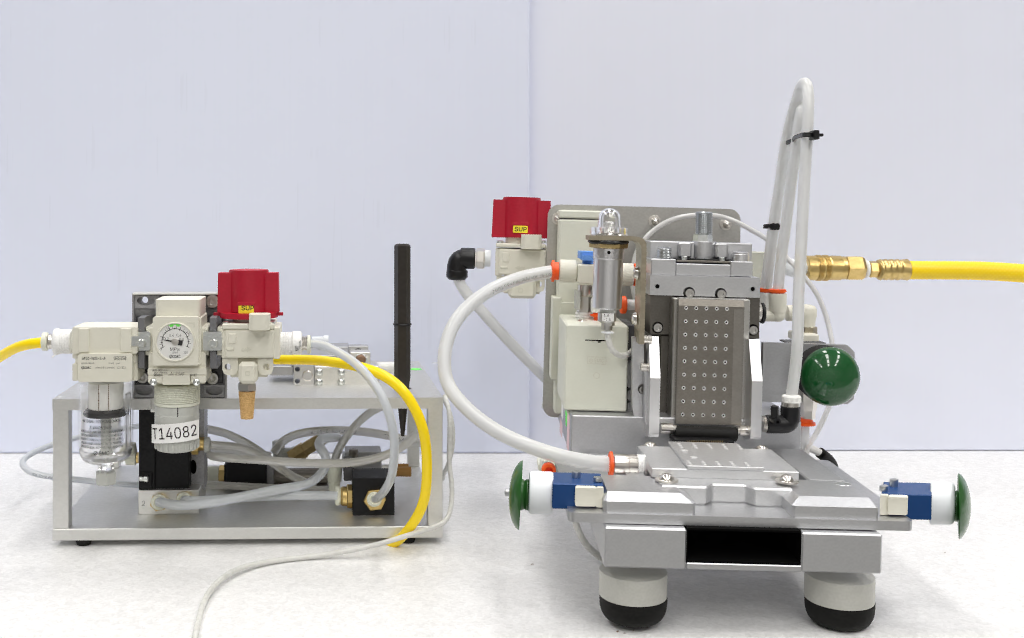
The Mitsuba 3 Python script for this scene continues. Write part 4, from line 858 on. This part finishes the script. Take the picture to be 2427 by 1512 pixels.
add(og, 'elbow', [M.face(1300, 1112, .7005, [(-22, 17), (0, 16)], 26), M.box(1276, 1096, 1316, 1122, .722, .745, .002)], 'collar_ivory')
tube_thing([(1362, 1225, .70), (1370, 1255, .69), (1384, 1283, .685), (1405, 1306, .685), (1440, 1330, .69)], 8, 'cable_white', 'short pale cable hanging under the left end of the base', 'cable', 'power_cable')

# signal lamp on its bent strip
sg = thing('signal_lamp', 'clear domed signal lamp on an aluminium tube, hung from a bent brown strip', 'lamp')
YS = .745
q2 = YS / FOCAL
p0 = M.p(1445, 493, YS)
op = [(556, 44), (540, 45), (538.5, 42), (538, 28), (530, 26.8), (516, 26), (506, 23.5), (499, 18), (495, 11), (493, 3)]
ip = [(497, 2), (499, 8), (503, 15), (509, 19.5), (517, 21.5), (530, 22), (553, 23)]
bp = [((y - 493) * q2, r * q2) for y, r in op + ip]
V, F = lathe(p0, (0, 0, -1), bp, 40)
nv = 40 * len(bp); V = V[:nv]; F = F[(F < nv).all(1)]
m = len(bp) - 1; j = np.arange(40); j2 = (j + 1) % 40
cap_out, cap_in = [V.mean(0)], None
i0 = len(op) - 1
F = np.vstack([F, np.stack([m * 40 + j, m * 40 + j2, j2], -1), np.stack([m * 40 + j, j2, j], -1)])
add(sg, 'dome', M.out((V, F)), 'bowl_plastic', 40)
add(sg, 'bulb', M.vert(1445, YS, [(524, 8), (528, 12), (553, 12)], 24), 'white_plastic')
add(sg, 'rim', M.vert(1445, YS, [(552, 40), (556.3, 44), (559, 44), (560, 40)], 36), 'nickel')
strip = [(1396, 558), (1490, 558.5), (1513, 561), (1526, 566), (1532, 576), (1532.5, 600), (1527, 816), (1515, 816), (1520.5, 600), (1520, 584), (1514, 574), (1500, 570.5), (1396, 569)]
add(sg, 'bent_strip', M.poly(strip, .7315, .7590), 'bracket_strip', 40)
V, F = lathe((0, 0, 0), (0, 0, -1), [(0, 44), (0, 47), (4, 49), (7, 47), (9, 42)], 36)
V[:, 2] += 4 * (meshkit.noise(V * .06, 4) - .5)
add(sg, 'rubber_washer', M.out((V * q2 + M.p(1442, 569.6, YS), F)), 'black_plastic')
add(sg, 'lock_nut', M.vert(1442.5, YS, [(575.5, 44), (577, 46), (586, 46), (587.5, 43)], 6, .05), 'old_brass', 20)
bo = add(sg, 'barrel', [M.vert(1442.5, YS, [(587.6, 35)] + thread(588, 613, 36.8, 2.6, 1.0) + [(614, 35), (615, 35), (729, 34.5), (731, 33)], 44)], 'alu_turned')
add(bo, 'vent_hole', M.face(1443, 598.5, YS - 36.9 * q2, [(0, 4), (.1, 4)], 16), 'hole')
add(sg, 'plug', [M.vert(1442, YS, [(731.2, 20), (740, 20)], 26)], 'grey_plastic')
add(sg, 'connector', [M.vert(1439, YS, [(740.2, 19)] + [(742, 22), (760, 22), (764, 17), (766, 14), (781, 13)], 26), M.vert(1441, YS, [(764, 16), (771, 16)], 6)], 'screw_steel')
add(sg, 'wire_label', M.drum_patch(1439, 750, 30, 19, YS, 22.4, .0), 'label_white', False)
add(sg, 'lettering', [M.on_drum('1.8', 1439, 746, 6, YS, 23.2, 12, dx=-4), M.on_drum('-1 B', 1439, 755, 6, YS, 23.2, 16, dx=-2)], 'ink', False)
add(sg, 'collar', M.vert(1441, YS, [(785, 10), (786, 15), (789, 15), (790, 9)], 24), 'cool_white')
for x, y in ((1510, 647), (1506, 755)):
    add(sg, 'strip_screw', M.horiz(y, .745, [(x - 9, 3), (x - 8.5, 8), (x - 6, 13), (x, 16), (x + 1, 16)], 22), 'nickel')
tube_thing([(1440, 778, .745), (1441, 800, .744), (1449, 826, .745), (1468, 842, .75), (1490, 838, .762), (1506, 822, .775), (1512, 800, .79)], 7, 'cable_white', 'short white lead hanging from the signal lamp', 'cable', 'lamp_lead')

# the perforated head
hd = thing('press_unit', 'aluminium press head with a perforated steel plate and a threaded stud', 'machine head')
YH = .760
add(hd, 'stud', [M.vert(1669, .79, [(502, 17), (504, 20)] + thread(505, 556, 20.5, 5.1, 2.4), 30)], 'thread_steel')
add(hd, 'stud_nut', M.vert(1666, .79, [(556, 22), (572, 23), (573, 24)], 6, .2), 'zinc', 20)
tb = add(hd, 'top_block', [M.box(1541, 571, 1782, 617, .785, .815, .0006), M.vert(1668, .79, [(572, 29), (574, 30), (614, 30)], 36)], 'alu', 30)
add(tb, 'boss_shoulder', [M.box(1610, 573, 1640, 612, .779, .7848, .0015), M.box(1697, 575, 1726, 614, .779, .7848, .0015)], 'alu', False)
add(tb, 'gasket', M.box(1596, 612, 1756, 620, .772, .80, .0004), 'black_matte', False)
add(tb, 'cap_screw', M.vert(1574.5, .772, [(586, 14), (588, 17.5)] + thread(590, 612, 17.5, 3.6, 1.2), 26), 'thread_steel')
add(tb, 'cap_screw', M.vert(1756, .772, [(596, 15), (598, 18.5), (602, 18.5), (603, 20), (620, 20)], 26), 'alu_bright')
for x, y in ((1622, 607), (1711, 609)): add(tb, 'small_screw', M.vert(x, .772, [(y, 6), (y + 1, 7), (y + 10, 7)], 16), 'zinc')
cr = add(hd, 'cross_block', [M.box(1544, 613, 1602, 653, .764, .812, .0006), M.box(1732, 619, 1784, 656, .764, .812, .0006), M.box(1602.2, 624, 1731.8, 656, .7644, .812, .0006)], 'alu', False)
add(cr, 'shim', M.box(1604, 616, 1730, 624, .767, .80, .0003), 'dark_steel', False)
fr = M.poly([(1541, 651.5), (1802, 658.5), (1801, 706), (1540, 699)], YH, .812, [(1558, 678.5, 5), (1784, 685, 5), (1633, 694, 14), (1708, 696.4, 14)])
add(hd, 'main_plate', fr, 'alu', False)
for x, y in ((1558, 678.5), (1784, 685)): add(hd, 'tapped_hole', M.face(x, y, YH - .0001, [(-.1, 7), (.1, 6.8), (.1, 5), (-4, 4.8), (-4, 0)], 22), 'thread_steel')
for x, y in ((1558, 678.5), (1784, 685)): add(hd, 'bore', M.face(x, y, YH - .00015, [(0, 5), (.1, 5)], 18), 'hole', False)
for x, y in ((1633, 694), (1708, 696.4)): add(hd, 'socket_screw', socket_head(M, x, y, YH + .0035, 11.5, 3.4), 'screw_steel')
cp = add(hd, 'carriage', [M.poly([(1541, 699.6), (1596, 701), (1596, 793), (1541, 792)], .7625, .812, [(1558, 776, 14)]), M.poly([(1768, 705), (1801, 706), (1799, 803), (1767, 802)], .7625, .812, [(1784, 782, 14)]), M.box(1566, 794, 1600, 1010, .766, .812, .0006), M.box(1764, 804, 1792, 1010, .766, .812, .0006), M.box(1596.2, 701, 1768, 1000, .7665, .812, .0003)], 'carriage_steel', False)
for x, y in ((1558, 776), (1784, 782)): add(hd, 'socket_screw', socket_head(M, x, y, .7655, 11.3, 2.8), 'screw_steel')
for x, y in ((1784, 912), (1776, 975)): add(hd, 'side_screw', socket_head(M, x, y, .7659, 12, 1.6), 'screw_steel')
dp = add(hd, 'plate_holder', [M.box(1597, 707, 1610.5, 991, .7480, .7660, .0006), M.box(1757.5, 710, 1771, 995, .7480, .7660, .0006), M.box(1610.7, 706, 1757.3, 721, .7500, .7660, .0006)], 'stainless', False)
PT = [M.p(1609, 724, .7420), M.p(1757, 1008, .7420)]
x0, x1, z1, z0 = PT[0][0], PT[1][0], PT[0][2], PT[1][2]
pp = add(hd, 'perforated_plate', M.out(hull([(x0, .7420, z0), (x1, .7420, z0), (x0, .7420, z1), (x1, .7420, z1), (x0, .7435, z1 + .0048), (x1, .7435, z1 + .0048), (x0, .7655, z1 + .0048), (x1, .7655, z1 + .0048), (x0, .7655, z0), (x1, .7655, z0)])), 'dark_steel', False)
for r in range(9):
    for q3 in range(5):
        px = 1626.2 + 24.15 * q3 - r * 1.02; py = 729.7 + .64 * q3 + 31.6 * r
        h = M.face(px, py, .74195, [(0, 4.5), (.22, 4.2), (.25, 3.4), (.05, 2.2), (.05, 0)], 14)
        add(pp, 'nozzle', h, 'bright_rim', 40)
        add(pp, 'nozzle_bore', M.face(px, py, .74190, [(.0, 2.3), (.12, 2.3)], 10), 'hole', False)
add(hd, 'edge_strip', M.box(1740, 733, 1756.4, 1006, .74192, .7430, .00004), 'steel_band', False)
for s2_, (x0, x1, yt, ym, yb) in enumerate(((1544, 1568, 797, 896, 1035), (1785, 1810, 804, 903, 1041))):
    am = add(hd, 'side_arm', M.side(x0, x1, [(.7400, yt), (.7280, ym), (.7280, yb - 6), (.7300, yb), (.7500, yb), (.7520, yt)], .7280), 'alu_bright', False)
add(hd, 'left_cheek', [M.poly([(1499, 800), (1526, 800), (1526, 993), (1508, 993), (1502, 985), (1499, 960)], .7480, .756, [(1523, 922, 12)]), M.poly([(1528, 870), (1543, 870), (1543, 1016), (1534, 1012), (1528, 1000)], .7390, .747)], 'alu', False)
add(hd, 'cheek_screw', socket_head(M, 1523, 922, .7525, 10.5, 4), 'screw_steel')
for x0, x1, y in ((1520, 1544, 804), (1518, 1543, 870)): add(hd, 'pin', M.horiz(y, .738, [(x0, 7), (x0 + 1, 10), (x0 + 13, 10), (x0 + 13.5, 8.5), (x0 + 14.5, 8.5), (x0 + 15, 10), (x1, 10)], 22), 'nickel')
add(hd, 'axle', [M.horiz(1015, .738, [(1566, 12), (1594, 12.5), (1595, 9), (1602, 9)], 24)], 'nickel')
add(hd, 'axle', [M.horiz(1020, .738, [(1747, 9), (1751, 9), (1752, 12), (1784, 12)], 24)], 'nickel')
add(hd, 'roller', M.horiz(1025.5, .738, [(1598, 11), (1600, 16), (1603, 16.5), (1744, 16.5), (1747, 12)], 28), 'rubber')
add(hd, 'pin_block', M.box(1600, 1042, 1740, 1058, .722, .745, .0004), 'black_matte', False)
add(hd, 'contact_pin', [M.box(1628 + 5.2 * i, 1045, 1630.6 + 5.2 * i, 1054, .7215, .7222, .00005) for i in range(17)], 'old_brass', False, kind='stuff')
add(hd, 'tail_wedge', M.out(hull([M.p(x, y, Y) for x, y, Y in ((1585, 1036, .748), (1600, 1036, .748), (1588, 1062, .735), (1602, 1062, .735), (1585, 1062, .76), (1600, 1062, .76))])), 'alu', False)
add(hd, 'side_fitting', [M.horiz(739, .775, [(1771, 21), (1802, 21)], 28)], 'nickel')
add(hd, 'side_fitting_ring', [M.horiz(742, .775, [(1802, 22), (1804, 24.5), (1809, 24.5), (1811, 21)], 28)], 'black_plastic')

# palm button
pb = thing('palm_button', 'large glossy dark green dome button on a grey plate', 'push button')
add(pb, 'mounting_plate', M.poly([(1809, 812), (2009, 818), (2026, 835), (2024, 946), (2008, 958), (1806, 952)], .800, .806), 'alu_dull', False)
R = 70.0
dome = [(-24, 60), (-24, 64), (-2, 66), (-1, 69), (0, 70)] + [(15.5 * math.sin(t), 70 * math.cos(t)) for t in np.linspace(.06, math.pi / 2 - .001, 22)]
add(pb, 'dome', M.face(1967, 892, .782, dome[3:], 64), 'dome_green', True)
add(pb, 'black_ring', M.face(1967, 892, .782, [(-18, 68), (-3, 70), (-1.2, 69), (-1.2, 0)], 48), 'rubber')

# fittings and hoses at the right
ef = thing('elbow_fitting', 'ivory elbow fitting with an orange ring above the nickel side port', 'fitting')
add(ef, 'socket', [I.vert(1843, .795, [(695, 19), (697, 21), (738, 20), (742, 17)], 30), I.vert(1843, .795, [(735, 17), (748, 18), (757, 15), (762, 7)], 26), I.horiz(749, .795, [(1806, 13), (1838, 13)], 24)], 'ivory', 50)
add(ef, 'release_ring', [I.vert(1842, .795, [(685, 17), (686, 21), (691, 21), (694.5, 16)], 30)], 'orange')
e2 = thing('elbow_fitting', 'ivory fitting with an orange ring half hidden behind the front elbow', 'fitting')
add(e2, 'socket', [M.vert(1816, .83, [(693, 17), (700, 18), (760, 18)], 28)], 'white_plastic')
add(e2, 'release_ring', [M.vert(1817, .83, [(683, 16), (684, 19), (690, 19), (693, 15)], 30)], 'orange')
e3 = thing('elbow_fitting', 'plain ivory elbow over a nickel nut, above the green dome', 'fitting')
add(e3, 'elbow', [I.horiz(742, .835, [(1862, 14), (1865, 19), (1884, 19), (1886, 22), (1900, 22)], 28), I.vert(1913, .835, [(722, 8), (725, 17), (733, 22), (748, 22), (760, 19), (774, 18)], 30), I.horiz(741, .835, [(1895, 20), (1913, 20), (1924, 16), (1931, 8)], 28)], 'ivory', 50)
add(e3, 'nut', I.vert(1917, .835, [(774, 18), (775, 19), (791, 19), (792, 17)], 6, .3), 'bracket_strip', 20)
add(e3, 'port_block', [I.box(1898, 792.5, 1942, 812, .818, .85, .001)], 'ivory', False)
add(e3, 'gasket', I.box(1870, 812.3, 1958, 816, .807, .83, .0003), 'cast_dark', False)
be2 = thing('black_elbow', 'black push-in elbow with a small lever, under the front milky hose', 'fitting')
add(be2, 'body', [I.vert(1873.5, .736, [(962, 21), (963, 22.8), (996, 22.8), (998, 21.5)], 30), tube([(1873, 990, .736), (1872, 997, .736), (1868, 1002, .736), (1860, 1005, .736), (1848, 1005.5, .736)], 21.5, 24, .0012), I.horiz(1005, .736, [(1815, 20), (1818, 21.8), (1856, 21.8), (1857, 21)], 30)], 'black_plastic', 50)
add(be2, 'lever', [I.vert(1836, .725, [(961, 5), (963, 9), (990, 9), (994, 6)], 22), I.face(1842, 1000, .721, [(-12, 9), (0, 9), (.8, 8), (.8, 4), (-2, 3.5), (-2, 0)], 22)], 'black_plastic')
add(be2, 'release_collar', I.vert(1876, .736, [(935, 13), (937, 20), (940, 22), (952, 22), (957, 17)], 30), 'white_plastic')
add(be2, 'brass_ring', I.vert(1874, .736, [(954, 21), (961.8, 21.5)], 30), 'nickel')
add(be2, 'thread', I.horiz(1005, .736, [(1806, 17)] + thread(1807, 1815, 19, 2.6, 1.4), 26), 'nickel')
HA = [(1875, 955, .736), (1876, 940, .736), (1884, 880, .736), (1890, 811, .736), (1893, 700, .736), (1898, 600, .736), (1907, 424, .736), (1914, 306, .737), (1916, 240, .740), (1914, 210, .745), (1908, 197, .752), (1899, 205, .762), (1888, 238, .772), (1869, 306, .785), (1847, 444, .80), (1829, 574, .812), (1817, 692, .83)]
tube_thing(HA, 13, 'milky_hose', 'taller milky hose loop, ending in the black elbow in front', 'hose', n=20)
HB = [(1845, 692, .796), (1853, 600, .793), (1864, 523, .788), (1879, 405, .777), (1889, 330, .770), (1896, 280, .769), (1900, 256, .772), (1896, 245, .779), (1888, 256, .788), (1878, 290, .797), (1863, 360, .81), (1844, 460, .825), (1825, 590, .838), (1812, 692, .85)]
tube_thing(HB, 12.5, 'milky_hose', 'shorter milky hose loop, rising from the orange ringed elbow', 'hose', n=20)
zt1 = thing('zip_tie', 'black zip tie round the upper part of the hose loops', 'zip tie')
band = spline([at(*p) for p in ((1880, 333, .772), (1884, 326, .757), (1897, 321, .737), (1912, 319, .7235), (1928, 319.5, .726), (1934, 322, .742), (1926, 328, .768), (1908, 334, .792), (1890, 337, .795), (1880, 333, .772))])
zt1_s = sweep(band, .0008, 8); v_, f_ = zt1_s; v_ = v_.copy()
rep = [(v_ + [0, 0, d], f_) for d in (-.0009, 0, .0009)]
add(zt1, 'band', rep, 'black_plastic', 50)
add(zt1, 'head', [I.box(1929, 308, 1943, 330, .722, .732, .0006), I.box(1943.3, 316, 1952, 323, .724, .728, .0003)], 'black_plastic', False)
zt2 = thing('zip_tie', 'black zip tie round the rear hose leg, lower than the other', 'zip tie')
rr = []
for d in (-.0008, .0008):
    pc = at(1830, 537, .816); tt = np.linspace(0, 2 * np.pi, 25)
    rr.append(sweep(np.stack([pc[0] + .0062 * np.cos(tt), pc[1] + .0062 * np.sin(tt), tt * 0 + pc[2] + d], 1), .0008, 8))
add(zt2, 'band', rr, 'black_plastic', 50)
add(zt2, 'head', [I.box(1829, 529, 1848, 545, .803, .8095, .0005), I.box(1815, 531, 1828.8, 540, .8045, .808, .0003)], 'black_plastic', False)
TC = [(1532, 770, .86), (1508, 718, .86), (1499, 660, .86), (1506, 608, .86), (1528, 567, .86), (1583, 525, .86), (1648, 510, .86), (1722, 517, .86), (1781, 545, .86), (1818, 567, .86), (1846, 590, .858), (1874, 621, .855), (1913, 664, .85), (1945, 715, .85), (1962, 765, .85), (1972, 812, .845), (1978, 880, .84), (1973, 940, .835), (1960, 975, .83), (1940, 1018, .82), (1918, 1054, .80), (1905, 1090, .79)]
tube_thing(TC, 6, 'thin_tube', 'thin clear tube in a wide circle behind the press head', 'tube')
vt = thing('port_fitting', 'steel nut with an orange ring and pale tube under the button plate', 'fitting')
add(vt, 'nut', [I.vert(1915, .80, [(918, 22), (950, 22), (972, 19), (973, 17), (992, 17)], 6, .3)], 'nickel', 20)
add(vt, 'release_ring', I.vert(1907, .80, [(991, 18), (999, 19), (1001, 25), (1006, 25), (1008, 15)], 28), 'orange')
add(vt, 'tube', I.vert(1907, .80, [(1008, 11), (1075, 11)], 22), 'milky_hose')
bs = thing('cable_sleeve', 'black sleeve with white tape at the right edge of the base', 'sleeve')
add(bs, 'sleeve', tube([(1942, 1072, .80), (1955, 1082, .80), (1968, 1095, .79), (1974, 1112, .78), (1972, 1130, .77)], 13), 'rubber')
add(bs, 'tape', tube([(1912, 1058, .80), (1925, 1064, .80), (1944, 1074, .80)], 9), 'tape')
add(bs, 'stub', tube([(1908, 1050, .80), (1909, 1068, .80)], 3, 8), 'black_plastic')

bc = thing('brass_coupler', 'large knurled brass quick coupler beside the milky hoses', 'coupler')
YC = .86
kn_ = [(1909, 26)] + [(1911, 29)] + [(1931, 29.5), (1932, 27)]
for a0 in (1934, 1950): kn_ += [(a0, 28)] + thread(a0, a0 + 11, 31, 2.75, 1.3) + [(a0 + 12, 27.5)]
kn_ += [(1966, 29), (1991, 29), (1992, 27.5), (2001, 27)]
add(bc, 'sleeve', I.horiz(635, YC, kn_, 40), 'brass')
add(bc, 'hexagon', I.horiz(635, YC, [(2000, 25), (2003, 31), (2038, 31), (2045, 26)], 6, 0.0), 'brass', 20)
add(bc, 'nipple', I.horiz(635, YC, [(1858, 12), (1864, 18), (1878, 22), (1886, 20), (1887, 15), (1910, 15)], 26), 'cool_white')
hb = thing('hose_barb', 'crimped brass hose end with white tape at its thread', 'hose end')
add(hb, 'thread_tape', I.horiz(637, YC, [(2044, 14), (2047, 20), (2050, 22), (2056, 20), (2058, 15)], 26), 'tape')
add(hb, 'nut', I.horiz(638, YC, [(2056, 15), (2060, 20), (2076, 20), (2079, 17)], 6, .2), 'brass', 20)
fr_ = [(2078, 19), (2082, 24), (2087, 25), (2090, 23)]
for a0 in (2092, 2106, 2120): fr_ += [(a0, 23), (a0 + 3, 25), (a0 + 10, 25), (a0 + 13, 23)]
fr_ += [(2136, 24), (2150, 25.5), (2152, 23)]
add(hb, 'ferrule', I.horiz(639, YC, fr_, 16), 'brass', 40)
tube_thing([(2148, 640, .86), (2200, 640.5, .86), (2280, 641, .858), (2350, 643, .855), (2427, 648, .85), (2520, 656, .84), (2600, 666, .83)], 22, 'yellow_braid', 'thick braided yellow hose running out to the right edge', 'hose', 'supply_hose', n=24)
